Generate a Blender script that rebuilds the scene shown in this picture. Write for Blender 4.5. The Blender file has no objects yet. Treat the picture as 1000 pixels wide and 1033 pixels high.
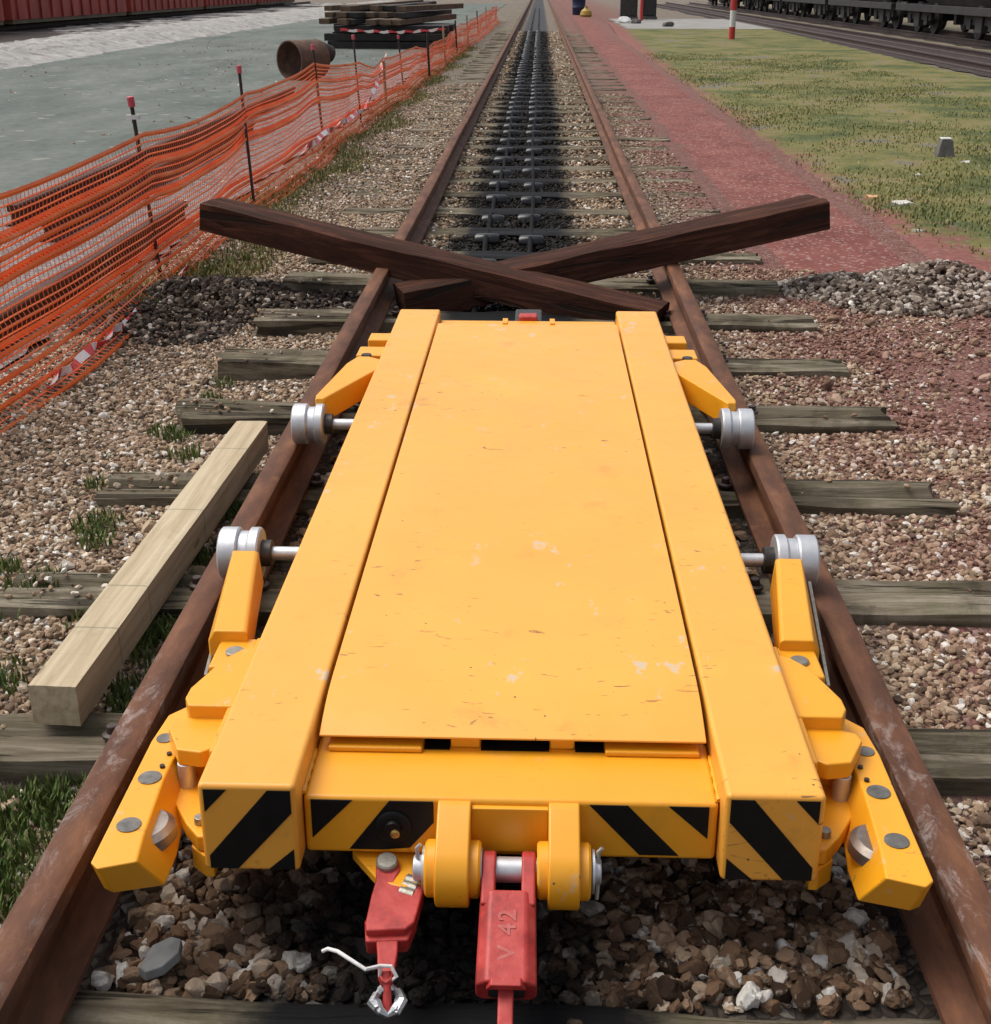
import bpy, bmesh, math, random
import numpy as np
from mathutils import Vector, Matrix, noise as mnoise
R = math.radians
random.seed(7); RNG = np.random.default_rng(7)
scene = bpy.context.scene
COL = scene.collection

# ------------------------------------------------------------------ materials
def nd(nt, kind, **kw):
    n = nt.nodes.new(kind)
    for k, v in kw.items():
        if k in n.inputs: n.inputs[k].default_value = v
        else: setattr(n, k, v)
    return n
def new_mat(name):
    m = bpy.data.materials.new(name); m.use_nodes = True
    nt = m.node_tree; b = nt.nodes['Principled BSDF']
    return m, nt, b
def c4(c): return (c[0], c[1], c[2], 1.0)
def ramp(nt, src, stops, interp='LINEAR'):
    r = nt.nodes.new('ShaderNodeValToRGB'); e = r.color_ramp.elements
    r.color_ramp.interpolation = interp
    while len(e) < len(stops): e.new(0.5)
    for i, (p, c) in enumerate(stops):
        e[i].position = p
        e[i].color = c4(c) if hasattr(c, '__len__') else (c, c, c, 1)
    nt.links.new(src, r.inputs['Fac']); return r.outputs['Color']
def coords(nt, scale=(1, 1, 1), world=False):
    if world:
        src = nt.nodes.new('ShaderNodeNewGeometry').outputs['Position']
    else:
        src = nt.nodes.new('ShaderNodeTexCoord').outputs['Object']
    mp = nt.nodes.new('ShaderNodeMapping'); mp.inputs['Scale'].default_value = scale
    nt.links.new(src, mp.inputs['Vector']); return mp.outputs['Vector']
def noise(nt, vec, scale, detail=6, rough=.55, dist=0):
    n = nt.nodes.new('ShaderNodeTexNoise')
    n.inputs['Scale'].default_value = scale; n.inputs['Detail'].default_value = detail
    n.inputs['Roughness'].default_value = rough; n.inputs['Distortion'].default_value = dist
    nt.links.new(vec, n.inputs['Vector']); return n.outputs['Fac']
def voro(nt, vec, scale, feature='F1', out='Color', rnd=1.0):
    v = nt.nodes.new('ShaderNodeTexVoronoi'); v.feature = feature
    v.inputs['Scale'].default_value = scale; v.inputs['Randomness'].default_value = rnd
    nt.links.new(vec, v.inputs['Vector']); return v.outputs[out]
def mix(nt, fac, a, b, blend='MIX'):
    m = nt.nodes.new('ShaderNodeMix'); m.data_type = 'RGBA'; m.blend_type = blend
    for sock, v in ((m.inputs[0], fac), (m.inputs[6], a), (m.inputs[7], b)):
        if hasattr(v, 'links') or hasattr(v, 'is_output'): nt.links.new(v, sock)
        elif isinstance(v, (int, float)): sock.default_value = v if sock == m.inputs[0] else (v, v, v, 1)
        else: sock.default_value = c4(v)
    return m.outputs[2]
def math_(nt, op, a, b=None, c=None, clamp=False):
    m = nt.nodes.new('ShaderNodeMath'); m.operation = op; m.use_clamp = clamp
    for i, v in enumerate((a, b, c)):
        if v is None: continue
        if isinstance(v, (int, float)): m.inputs[i].default_value = v
        else: nt.links.new(v, m.inputs[i])
    return m.outputs[0]
def bump(nt, b, h, strength=.3, dist=.01):
    n = nt.nodes.new('ShaderNodeBump'); n.inputs['Strength'].default_value = strength; n.inputs['Distance'].default_value = dist
    nt.links.new(h, n.inputs['Height']); nt.links.new(n.outputs['Normal'], b.inputs['Normal'])
def sep(nt, vec):
    s = nt.nodes.new('ShaderNodeSeparateXYZ'); nt.links.new(vec, s.inputs[0]); return s.outputs
def attr(nt, name):
    a = nt.nodes.new('ShaderNodeAttribute'); a.attribute_name = name; return a.outputs['Fac']
def smooth(nt, v, lo, hi):
    m = nt.nodes.new('ShaderNodeMapRange'); m.interpolation_type = 'SMOOTHSTEP'
    m.inputs['From Min'].default_value = lo; m.inputs['From Max'].default_value = hi
    nt.links.new(v, m.inputs['Value']); return m.outputs['Result']

def simple(name, stops, scale, rough=.6, metal=0, detail=6, stretch=(1, 1, 1), bmp=0, bscale=None, spec=.5, dist=0, bdist=.004):
    m, nt, b = new_mat(name)
    v = coords(nt, stretch)
    n = noise(nt, v, scale, detail, .6, dist)
    nt.links.new(ramp(nt, n, stops), b.inputs['Base Color'])
    b.inputs['Roughness'].default_value = rough; b.inputs['Metallic'].default_value = metal
    b.inputs['Specular IOR Level'].default_value = spec
    if bmp: bump(nt, b, noise(nt, v, bscale or scale * 3, 5, .6), bmp, bdist)
    return m

def yellow_paint(name, wear=1.0, tint=(0.83, 0.33, 0.014)):
    m, nt, b = new_mat(name)
    v = coords(nt)
    big = noise(nt, v, 2.2, 5, .6)
    col = ramp(nt, big, [(.3, (tint[0]*.93, tint[1]*.93, tint[2]*.95)), (.7, (tint[0]*1.03, tint[1]*1.05, tint[2]*1.2))])
    # short dark scratches, grey rubs, tiny chips
    sv = coords(nt, (11, 34, 20)); sc = noise(nt, sv, 1.0, 3, .5, 2.6)
    area = noise(nt, v, 3.1, 3, .6)
    scr = math_(nt, 'MULTIPLY', smooth(nt, sc, .66, .71), smooth(nt, area, .46, .58))
    col = mix(nt, math_(nt, 'MULTIPLY', scr, .55 * wear), col, (0.23, 0.115, 0.03))
    rv = noise(nt, coords(nt, (14, 9, 9)), 1.0, 6, .7)
    rub = math_(nt, 'MULTIPLY', smooth(nt, rv, .61, .69), smooth(nt, noise(nt, v, 1.7, 2), .44, .58))
    col = mix(nt, math_(nt, 'MULTIPLY', rub, .75 * wear), col, (0.56, 0.43, 0.28))
    dirt = smooth(nt, noise(nt, v, 7, 8, .7), .56, .8)
    col = mix(nt, math_(nt, 'MULTIPLY', dirt, .32 * wear), col, (0.40, 0.19, 0.03))
    ch = voro(nt, v, 26, 'F1', 'Distance'); chip = math_(nt, 'LESS_THAN', ch, .06)
    chip = math_(nt, 'MULTIPLY', chip, smooth(nt, noise(nt, v, 4.5, 2), .58, .62))
    col = mix(nt, math_(nt, 'MULTIPLY', chip, .8 * wear), col, (0.1, 0.05, 0.02))
    nt.links.new(col, b.inputs['Base Color'])
    rr = ramp(nt, noise(nt, v, 9, 6, .7), [(.3, .30), (.75, .52)])
    nt.links.new(rr, b.inputs['Roughness']); b.inputs['Specular IOR Level'].default_value = .5
    b.inputs['Coat Weight'].default_value = .22; b.inputs['Coat Roughness'].default_value = .5
    bump(nt, b, math_(nt, 'ADD', math_(nt, 'MULTIPLY', noise(nt, v, 5, 3, .5), 2.2), math_(nt, 'MULTIPLY', noise(nt, v, 60, 4, .6), .25)), .16, .006)
    return m

M = {}
M['deck_paint'] = yellow_paint('worn yellow deck paint', 1.7, (0.84, 0.368, 0.042))
M['paint'] = yellow_paint('yellow paint', 1.0, (0.82, 0.348, 0.010))
M['black_paint'] = simple('black stripe paint', [(.3, (.004, .004, .004)), (.75, (.008, .008, .008)), (.86, (.05, .045, .035))], 30, .5, bmp=.1, bscale=60, spec=.25)
M['steel'] = simple('machined steel', [(.3, (.52, .53, .55)), (.7, (.66, .67, .69))], 30, .52, .85, stretch=(1, 1, 1), bmp=.05)
M['worn_steel'] = simple('worn roller steel', [(.3, (.22, .18, .15)), (.7, (.42, .38, .34))], 25, .45, .9, bmp=.1)
M['dark_steel'] = simple('dark steel', [(.3, (.03, .028, .027)), (.7, (.075, .07, .065))], 18, .5, .6, bmp=.2)
M['bolt'] = simple('zinc bolt', [(.3, (.24, .22, .18)), (.7, (.40, .38, .33))], 60, .45, .8, bmp=.2)
M['socket'] = simple('dull grey socket steel', [(.3, (.10, .095, .085)), (.6, (.19, .18, .165)), (.8, (.30, .29, .27))], 45, .55, .6, bmp=.2)
M['brass'] = simple('brass', [(.3, (.5, .30, .08)), (.7, (.6, .38, .12))], 30, .4, .9)
M['red_paint'] = simple('faded red paint', [(.28, (.22, .016, .014)), (.5, (.42, .034, .028)), (.75, (.52, .070, .058))], 24, .5, bmp=.25, bscale=55)
M['rust'] = None
def rust_rail(name, worn):
    m, nt, b = new_mat(name)
    v = coords(nt, (1, .25, 1)); n = noise(nt, v, 16, 8, .65)
    col = ramp(nt, n, [(.28, (.055, .024, .014)), (.5, (.115, .048, .026)), (.72, (.205, .088, .042))])
    v2 = coords(nt); fl = smooth(nt, noise(nt, v2, 11, 8, .7), .62, .72)
    col = mix(nt, math_(nt, 'MULTIPLY', fl, .45), col, (.30, .125, .055))
    dk = smooth(nt, noise(nt, v2, 3.4, 4, .6), .55, .75)
    col = mix(nt, math_(nt, 'MULTIPLY', dk, .45), col, (.035, .016, .012))
    # bright scuffs ground into the head where wheels have scraped it
    p = sep(nt, nt.nodes.new('ShaderNodeNewGeometry').outputs['Position'])
    up = smooth(nt, p[2], -.045, -.01)
    zone = ramp(nt, math_(nt, 'DIVIDE', p[1], 4.0), [(0.30, 0), (worn[0]/4, 1), (worn[1]/4, 1), (worn[2]/4, 0)])
    sc = smooth(nt, noise(nt, coords(nt, (5, 2.4, 5)), 5, 8, .75, .6), .50, .66)
    f = math_(nt, 'MULTIPLY', math_(nt, 'MULTIPLY', sc, zone), up)
    col = mix(nt, math_(nt, 'MULTIPLY', f, .55), col, (.36, .30, .28))
    nt.links.new(col, b.inputs['Base Color'])
    b.inputs['Roughness'].default_value = .72; b.inputs['Specular IOR Level'].default_value = .28
    bump(nt, b, noise(nt, v2, 45, 6, .65), .35, .004); return m
M['rail_fence_side'] = rust_rail('rusty rail steel', (2.2, 2.3, 2.55))
M['rail_red_side'] = rust_rail('rusty rail steel scraped', (1.6, 2.15, 2.4))
M['scrap'] = simple('dark scrap rail rust', [(.3, (.022, .010, .008)), (.6, (.06, .024, .016)), (.8, (.12, .05, .03))], 7, .75)
M['rail_far'] = simple('dark rail steel', [(.3, (.03, .018, .016)), (.7, (.075, .045, .038))], 9, .55)
M['pale_wood'] = None
def sawn_wood():
    m, nt, b = new_mat('sawn pale timber')
    g = noise(nt, coords(nt, (26, 1.3, 26)), 1.6, 6, .6, .4)
    col = ramp(nt, g, [(.3, (.33, .25, .15)), (.55, (.47, .385, .255)), (.78, (.58, .50, .365))])
    v = coords(nt); gr = smooth(nt, noise(nt, v, 5, 6, .7), .55, .75)
    col = mix(nt, math_(nt, 'MULTIPLY', gr, .6), col, (.25, .215, .12))
    saw = noise(nt, coords(nt, (3, 60, 3)), 1.5, 3, .6)
    col = mix(nt, math_(nt, 'MULTIPLY', smooth(nt, saw, .58, .7), .22), col, (.22, .16, .10))
    p = sep(nt, coords(nt))
    for yy in (.28, .51, 1.02, 1.55):
        d = math_(nt, 'ABSOLUTE', math_(nt, 'SUBTRACT', p[1], yy - .92))
        s = math_(nt, 'LESS_THAN', math_(nt, 'ADD', d, math_(nt, 'MULTIPLY', noise(nt, v, 30, 2), .004)), .0055)
        col = mix(nt, math_(nt, 'MULTIPLY', s, .55), col, (.13, .15, .09))
    kn = math_(nt, 'LESS_THAN', voro(nt, coords(nt, (8, 2.4, 8)), 1, 'F1', 'Distance'), .09)
    col = mix(nt, math_(nt, 'MULTIPLY', kn, .6), col, (.16, .10, .05))
    nt.links.new(col, b.inputs['Base Color']); b.inputs['Roughness'].default_value = .8
    bump(nt, b, math_(nt, 'ADD', g, saw), .35, .004); return m
M['pale_wood'] = sawn_wood()
def sleeper_wood(name, stops, oil=True, oil_lo=0, green=.4):
    m, nt, b = new_mat(name)
    g = noise(nt, coords(nt, (1.3, 15, 15)), 1.6, 9, .72, .7)
    col = ramp(nt, g, stops)
    info = nt.nodes.new('ShaderNodeObjectInfo').outputs['Random']
    w = coords(nt, (1, 1, 1), True)
    mossy = smooth(nt, noise(nt, w, 5.5, 7, .72), .46, .64)
    col = mix(nt, math_(nt, 'MULTIPLY', mossy, green), col, (.085, .09, .035))
    col = mix(nt, math_(nt, 'MULTIPLY', info, .45 if oil else .1), col, (.06, .045, .030))
    blot = smooth(nt, noise(nt, w, 2.6, 6, .7, .6), .50, .62)
    col = mix(nt, math_(nt, 'MULTIPLY', blot, .50 if oil else .25), col, (.030, .024, .017) if oil else (.020, .009, .007))
    cr = smooth(nt, noise(nt, coords(nt, (.8, 24, 9)), 1.3, 4, .5, .8), .575, .62)
    col = mix(nt, math_(nt, 'MULTIPLY', cr, .75), col, (.018, .015, .012))
    if oil:
        p = sep(nt, w)
        d = math_(nt, 'ABSOLUTE', math_(nt, 'ADD', p[0], .09))
        d = math_(nt, 'ADD', d, math_(nt, 'MULTIPLY', noise(nt, w, 9, 5, .7), .26))
        f = smooth(nt, d, .56, .40)
        col = mix(nt, f, col, (.008, .008, .009))
        nt.links.new(math_(nt, 'SUBTRACT', .88, math_(nt, 'MULTIPLY', f, .18)), b.inputs['Roughness'])
    else: b.inputs['Roughness'].default_value = .85
    nt.links.new(col, b.inputs['Base Color']); b.inputs['Specular IOR Level'].default_value = .12
    bump(nt, b, math_(nt, 'SUBTRACT', g, cr), .7, .008); return m
M['sleeper'] = sleeper_wood('weathered sleeper wood', [(.26, (.020, .016, .011)), (.38, (.085, .069, .047)), (.50, (.185, .155, .110)), (.62, (.29, .250, .190)), (.76, (.41, .37, .305))])
M['tarred'] = sleeper_wood('tarred brown sleeper wood', [(.25, (.018, .007, .005)), (.5, (.050, .019, .012)), (.76, (.160, .062, .037))], False, green=0)
M['pile_top'] = simple('stacked board wood', [(.3, (.055, .034, .020)), (.7, (.145, .095, .058))], 6, .8)
M['pile_dark'] = simple('tarred stacked wood', [(.3, (.007, .006, .006)), (.7, (.022, .018, .016))], 5, .7)
M['pale_stick'] = simple('stick wood', [(.3, (.28, .17, .09)), (.7, (.40, .27, .16))], 12, .8)

def stone_mat(name, stops, oil=None, red=None, rough=.9):
    m, nt, b = new_mat(name)
    col = ramp(nt, attr(nt, 'tone'), stops)
    w = coords(nt, (1, 1, 1), True)
    n = noise(nt, w, 70, 4, .65)
    col = mix(nt, .5, col, ramp(nt, n, [(.3, .55), (.7, 1.25)]), 'MULTIPLY')
    col = mix(nt, smooth(nt, noise(nt, w, 38, 3), .6, .7), col, (.30, .26, .21)) if red is None else col
    p = sep(nt, w)
    if red is not None:
        f = math_(nt, 'MULTIPLY', smooth(nt, p[0], red[0], red[1]), smooth(nt, noise(nt, w, 2.6, 6, .7), .38, .54))
        col = mix(nt, math_(nt, 'MULTIPLY', f, .66), col, ramp(nt, attr(nt, 'tone'), [(.2, (.12, .042, .034)), (.6, (.215, .085, .070)), (.9, (.36, .20, .17))]))
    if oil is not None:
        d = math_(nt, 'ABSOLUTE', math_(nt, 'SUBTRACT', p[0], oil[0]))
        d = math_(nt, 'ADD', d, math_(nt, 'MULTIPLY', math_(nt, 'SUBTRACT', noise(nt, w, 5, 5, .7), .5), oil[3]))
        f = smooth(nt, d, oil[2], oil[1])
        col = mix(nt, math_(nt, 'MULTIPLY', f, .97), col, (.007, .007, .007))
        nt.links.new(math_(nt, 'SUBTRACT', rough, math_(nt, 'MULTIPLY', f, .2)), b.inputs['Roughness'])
    else: b.inputs['Roughness'].default_value = rough
    nt.links.new(col, b.inputs['Base Color']); b.inputs['Specular IOR Level'].default_value = .10 if oil else .25
    bump(nt, b, noise(nt, w, 240, 5, .7), .6, .0022)
    return m
BRN = [(0, (0.031, 0.02, 0.014)), (0.22, (0.097, 0.06, 0.037)), (0.42, (0.204, 0.123, 0.075)), (0.58, (0.326, 0.219, 0.143)), (0.72, (0.469, 0.358, 0.257)), (0.9, (0.773, 0.745, 0.69))]
TAN = [(0, (0.067, 0.047, 0.033)), (0.18, (0.163, 0.107, 0.071)), (0.4, (0.306, 0.206, 0.134)), (0.57, (0.418, 0.302, 0.203)), (0.72, (0.541, 0.428, 0.311)), (0.88, (0.773, 0.736, 0.672))]
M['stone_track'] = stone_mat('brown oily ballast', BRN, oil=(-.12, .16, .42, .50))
M['stone_far'] = stone_mat('ballast between rails', TAN, oil=(-.11, .34, .50, .36))
M['stone_fence'] = stone_mat('pale ballast', TAN)
M['stone_red'] = stone_mat('ballast with red dust', TAN, red=(.70, 1.5))
M['stone_heap_dark'] = stone_mat('dark oily heap', [(0, (.014, .011, .009)), (.4, (.042, .030, .023)), (.65, (.095, .068, .050)), (.82, (.23, .18, .14)), (.95, (.55, .50, .43))])
M['stone_heap'] = stone_mat('mixed heap', [(0, (.035, .022, .018)), (.35, (.13, .095, .072)), (.6, (.30, .24, .19)), (.8, (.46, .40, .34)), (.95, (.78, .74, .68))], red=(1.9, 3.6))

def ground_mat():
    m, nt, b = new_mat('ground gravel and soil')
    w = coords(nt, (1, 1, 1), True); p = sep(nt, w)
    vc = voro(nt, w, 36); s = sep(nt, vc)
    col = ramp(nt, s[0], [(.0, (.055, .042, .034)), (.3, (.135, .10, .075)), (.6, (.22, .17, .13)), (.85, (.32, .27, .22)), (1, (.52, .47, .42))])
    vd = voro(nt, w, 36, 'DISTANCE_TO_EDGE', 'Distance')
    col = mix(nt, smooth(nt, vd, .10, .0), col, (.045, .034, .027))
    far = smooth(nt, p[1], 9, 26)
    soft = ramp(nt, noise(nt, w, 3.5, 7, .7), [(.3, (.135, .11, .085)), (.7, (.25, .205, .16))])
    col = mix(nt, math_(nt, 'MULTIPLY', far, .72), col, soft)
    # red dust on the right
    wob = math_(nt, 'MULTIPLY', math_(nt, 'SUBTRACT', noise(nt, w, 1.6, 6, .65), .5), 1.1)
    xr = math_(nt, 'ADD', p[0], wob)
    rf = math_(nt, 'MULTIPLY', smooth(nt, xr, .72, 1.1), smooth(nt, p[0], 6.5, 3.2))
    rcol = ramp(nt, noise(nt, w, 17, 7, .7), [(.3, (.150, .048, .040)), (.7, (.245, .098, .080))])
    col = mix(nt, math_(nt, 'MULTIPLY', rf, .72), col, rcol)
    # moss and thin green near the rails at the left
    gf = math_(nt, 'MULTIPLY', smooth(nt, noise(nt, w, 2.7, 6, .7), .48, .62), smooth(nt, p[0], -.75, -.95))
    gf = math_(nt, 'MULTIPLY', gf, smooth(nt, p[0], -2.6, -1.9))
    col = mix(nt, math_(nt, 'MULTIPLY', gf, .55), col, (.065, .075, .022))
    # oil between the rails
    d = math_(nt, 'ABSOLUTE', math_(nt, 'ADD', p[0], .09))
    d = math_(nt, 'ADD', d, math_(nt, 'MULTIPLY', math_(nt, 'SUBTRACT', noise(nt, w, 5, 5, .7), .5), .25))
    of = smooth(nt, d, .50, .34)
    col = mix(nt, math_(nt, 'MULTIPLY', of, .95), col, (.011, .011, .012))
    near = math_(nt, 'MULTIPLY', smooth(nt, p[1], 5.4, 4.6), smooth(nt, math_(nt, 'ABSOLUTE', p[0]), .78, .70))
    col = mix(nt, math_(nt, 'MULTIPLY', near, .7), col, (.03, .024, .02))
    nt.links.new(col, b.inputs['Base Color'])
    nt.links.new(math_(nt, 'SUBTRACT', .9, math_(nt, 'MULTIPLY', of, .35)), b.inputs['Roughness'])
    b.inputs['Specular IOR Level'].default_value = .3
    bump(nt, b, vd, .9, .03); return m
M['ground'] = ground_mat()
def patchy(name, scale, stops, speck=None, rough=.9, bscale=60, bs=.5, fine=40, fine_amt=.35, stretch=(1, 1, 1), edge=False):
    m, nt, b = new_mat(name)
    w = coords(nt, stretch, True)
    col = ramp(nt, noise(nt, w, scale, 8, .68), stops)
    f = noise(nt, coords(nt, (1, 1, 1), True), fine, 5, .7)
    col = mix(nt, fine_amt, col, ramp(nt, f, [(.25, .35), (.75, 1.35)]), 'MULTIPLY')
    if edge:
        p = sep(nt, coords(nt, (1, 1, 1), True)); wn = math_(nt, 'MULTIPLY', math_(nt, 'SUBTRACT', noise(nt, coords(nt, (1, 1, 1), True), 3.0, 7, .75), .5), 1.5)
        e = math_(nt, 'ADD', math_(nt, 'MULTIPLY', smooth(nt, p[1], 11, 5.5), .62), 2.34)
        e = math_(nt, 'ADD', e, math_(nt, 'MULTIPLY', smooth(nt, p[1], 20, 60), .75))
        f = smooth(nt, math_(nt, 'ADD', math_(nt, 'SUBTRACT', p[0], e), wn), -.02, .38)
        col = mix(nt, f, ramp(nt, noise(nt, coords(nt, (1, 1, 1), True), 17, 6, .7), [(.3, (.150, .050, .042)), (.7, (.26, .105, .086))]), col)
    if speck:
        sc, thr, c, amt = speck
        s = sep(nt, voro(nt, coords(nt, (1, 1, 1), True), sc)); k = math_(nt, 'GREATER_THAN', s[0], thr)
        col = mix(nt, math_(nt, 'MULTIPLY', k, amt), col, c)
    nt.links.new(col, b.inputs['Base Color']); b.inputs['Roughness'].default_value = rough
    b.inputs['Specular IOR Level'].default_value = .3
    bump(nt, b, noise(nt, coords(nt, (1, 1, 1), True), bscale, 5, .7), bs, .02); return m
M['red_path'] = patchy('red gravel', 2.2, [(.28, (.135, .036, .030)), (.52, (.205, .066, .052)), (.75, (.28, .112, .090))], (55, .9, (.40, .29, .25), .6), fine=30, fine_amt=.5)
M['grass_soil'] = patchy('grass verge soil', .9, [(.30, (.045, .062, .018)), (.42, (.088, .104, .028)), (.50, (.155, .146, .042)), (.57, (.205, .166, .064)), (.63, (.150, .145, .118)), (.70, (.13, .135, .11)), (.78, (.075, .088, .040))], (30, .95, (.26, .22, .18), .4), fine=24, fine_amt=.6, edge=True)
M['concrete'] = patchy('grey green yard surface', .55, [(.30, (.070, .084, .073)), (.5, (.118, .136, .119)), (.70, (.175, .185, .163))], (9, .975, (.30, .28, .25), .5), .85, 50, .2, 9, .5, (1.6, .55, 1))
M['fence_soil'] = patchy('grey pink gravel under fence', 2.5, [(.3, (.13, .115, .11)), (.7, (.23, .20, .19))], (40, .8, (.36, .33, .31), .6), fine=40)
M['bank'] = patchy('pale rubble', 1.6, [(.3, (.24, .23, .215)), (.55, (.36, .345, .325)), (.8, (.48, .46, .435))], (6, .86, (.17, .15, .14), .6), fine=8, fine_amt=.5)
M['cess'] = patchy('dark track bed', 1.4, [(.3, (.022, .017, .016)), (.7, (.062, .046, .042))], (25, .9, (.13, .10, .09), .5), fine=25)
M['dry_strip'] = patchy('dry grass strip', 1.5, [(.3, (.13, .11, .065)), (.7, (.25, .21, .14))], None, fine=12)
M['pale_slab'] = patchy('pale gravel strip', 1.2, [(.3, (.22, .21, .19)), (.7, (.34, .33, .31))], None, fine=12)

def blade_mat(name, stops):
    m, nt, b = new_mat(name)
    nt.links.new(ramp(nt, attr(nt, 'tone'), stops), b.inputs['Base Color'])
    b.inputs['Roughness'].default_value = .6; b.inputs['Specular IOR Level'].default_value = .3; return m
M['weed'] = blade_mat('weed leaves', [(0, (.042, .072, .017)), (.5, (.095, .145, .033)), (.85, (.18, .20, .06)), (1, (.36, .30, .15))])
M['verge'] = blade_mat('verge grass', [(0, (.075, .10, .028)), (.35, (.15, .165, .048)), (.7, (.27, .235, .085)), (1, (.42, .35, .18))])

def net_mat(name, stops):
    m, nt, b = new_mat(name)
    nt.links.new(ramp(nt, noise(nt, coords(nt), 2.5, 5, .6), stops), b.inputs['Base Color'])
    b.inputs['Roughness'].default_value = .45; return m
M['net'] = net_mat('orange plastic netting', [(.3, (.85, .11, .012)), (.55, (.98, .185, .028)), (.75, (.95, .30, .14))])
M['stake'] = simple('dark stake steel', [(.3, (.018, .012, .012)), (.7, (.06, .035, .032))], 20, .6, .3)
M['pink_cap'] = simple('pink red cap plastic', [(.3, (.45, .05, .07)), (.7, (.58, .10, .12))], 15, .5)
M['white'] = simple('dull white paint', [(.3, (.55, .55, .54)), (.7, (.72, .72, .70))], 15, .6)
M['post_red'] = simple('marker red paint', [(.3, (.45, .03, .03)), (.7, (.55, .05, .045))], 15, .5)
M['cable'] = simple('white cord', [(.3, (.62, .60, .58)), (.7, (.76, .74, .72))], 90, .7)
M['foil'] = simple('crumpled grey metal', [(.3, (.34, .36, .37)), (.7, (.62, .64, .65))], 40, .32, .8, bmp=.3)
M['grease'] = simple('black grease', [(.3, (.005, .005, .005)), (.7, (.011, .011, .012))], 14, .65, .0, bmp=.25, bscale=20, spec=.06)
M['roller_steel'] = simple('greased roller', [(.3, (.005, .005, .006)), (.6, (.012, .012, .014)), (.8, (.02, .02, .022))], 14, .28, .0, bmp=.35, bscale=25, spec=.40)
M['pipe'] = simple('rusty pipe steel', [(.3, (.05, .026, .016)), (.55, (.11, .058, .034)), (.75, (.18, .105, .062))], 5, .75, bmp=.2)
M['wagon_dark'] = simple('sooty wagon paint', [(.3, (.012, .011, .012)), (.7, (.036, .031, .032))], 2, .7)
M['wagon_grey'] = simple('grey brown wagon body', [(.3, (.022, .018, .018)), (.7, (.05, .043, .042))], 1.4, .7)
M['wagon_red'] = simple('rust red wagon side', [(.25, (.13, .014, .010)), (.5, (.27, .034, .022)), (.75, (.42, .075, .045))], 1.3, .6, stretch=(1, .8, .4))
M['sole_bar'] = simple('olive brown sole bar', [(.3, (.07, .055, .03)), (.7, (.13, .10, .055))], 2, .7)
M['stump'] = simple('dark concrete', [(.3, (.075, .072, .066)), (.7, (.16, .15, .14))], 12, .85, bmp=.4)
M['blue_plastic'] = simple('blue plastic', [(.3, (.010, .018, .055)), (.7, (.016, .03, .085))], 3, .5)
M['yellow_plastic'] = simple('yellow sacking', [(.3, (.32, .20, .03)), (.7, (.44, .29, .05))], 5, .6)
M['rag'] = simple('pale rubbish plastic', [(.3, (.45, .42, .36)), (.7, (.66, .64, .60))], 15, .6)
M['rag_orange'] = simple('pale orange plastic', [(.3, (.55, .28, .13)), (.7, (.65, .40, .22))], 15, .6)
M['slate'] = simple('grey flat stone', [(.3, (.14, .145, .145)), (.7, (.24, .245, .24))], 18, .75, bmp=.3)
def tape_mat():
    m, nt, b = new_mat('striped barrier tape')
    u = attr(nt, 'run'); f = math_(nt, 'LESS_THAN', math_(nt, 'FRACT', u), .5)
    nt.links.new(mix(nt, f, (.74, .68, .66), (.62, .045, .05)), b.inputs['Base Color']); b.inputs['Roughness'].default_value = .4; return m
M['tape'] = tape_mat()

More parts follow.
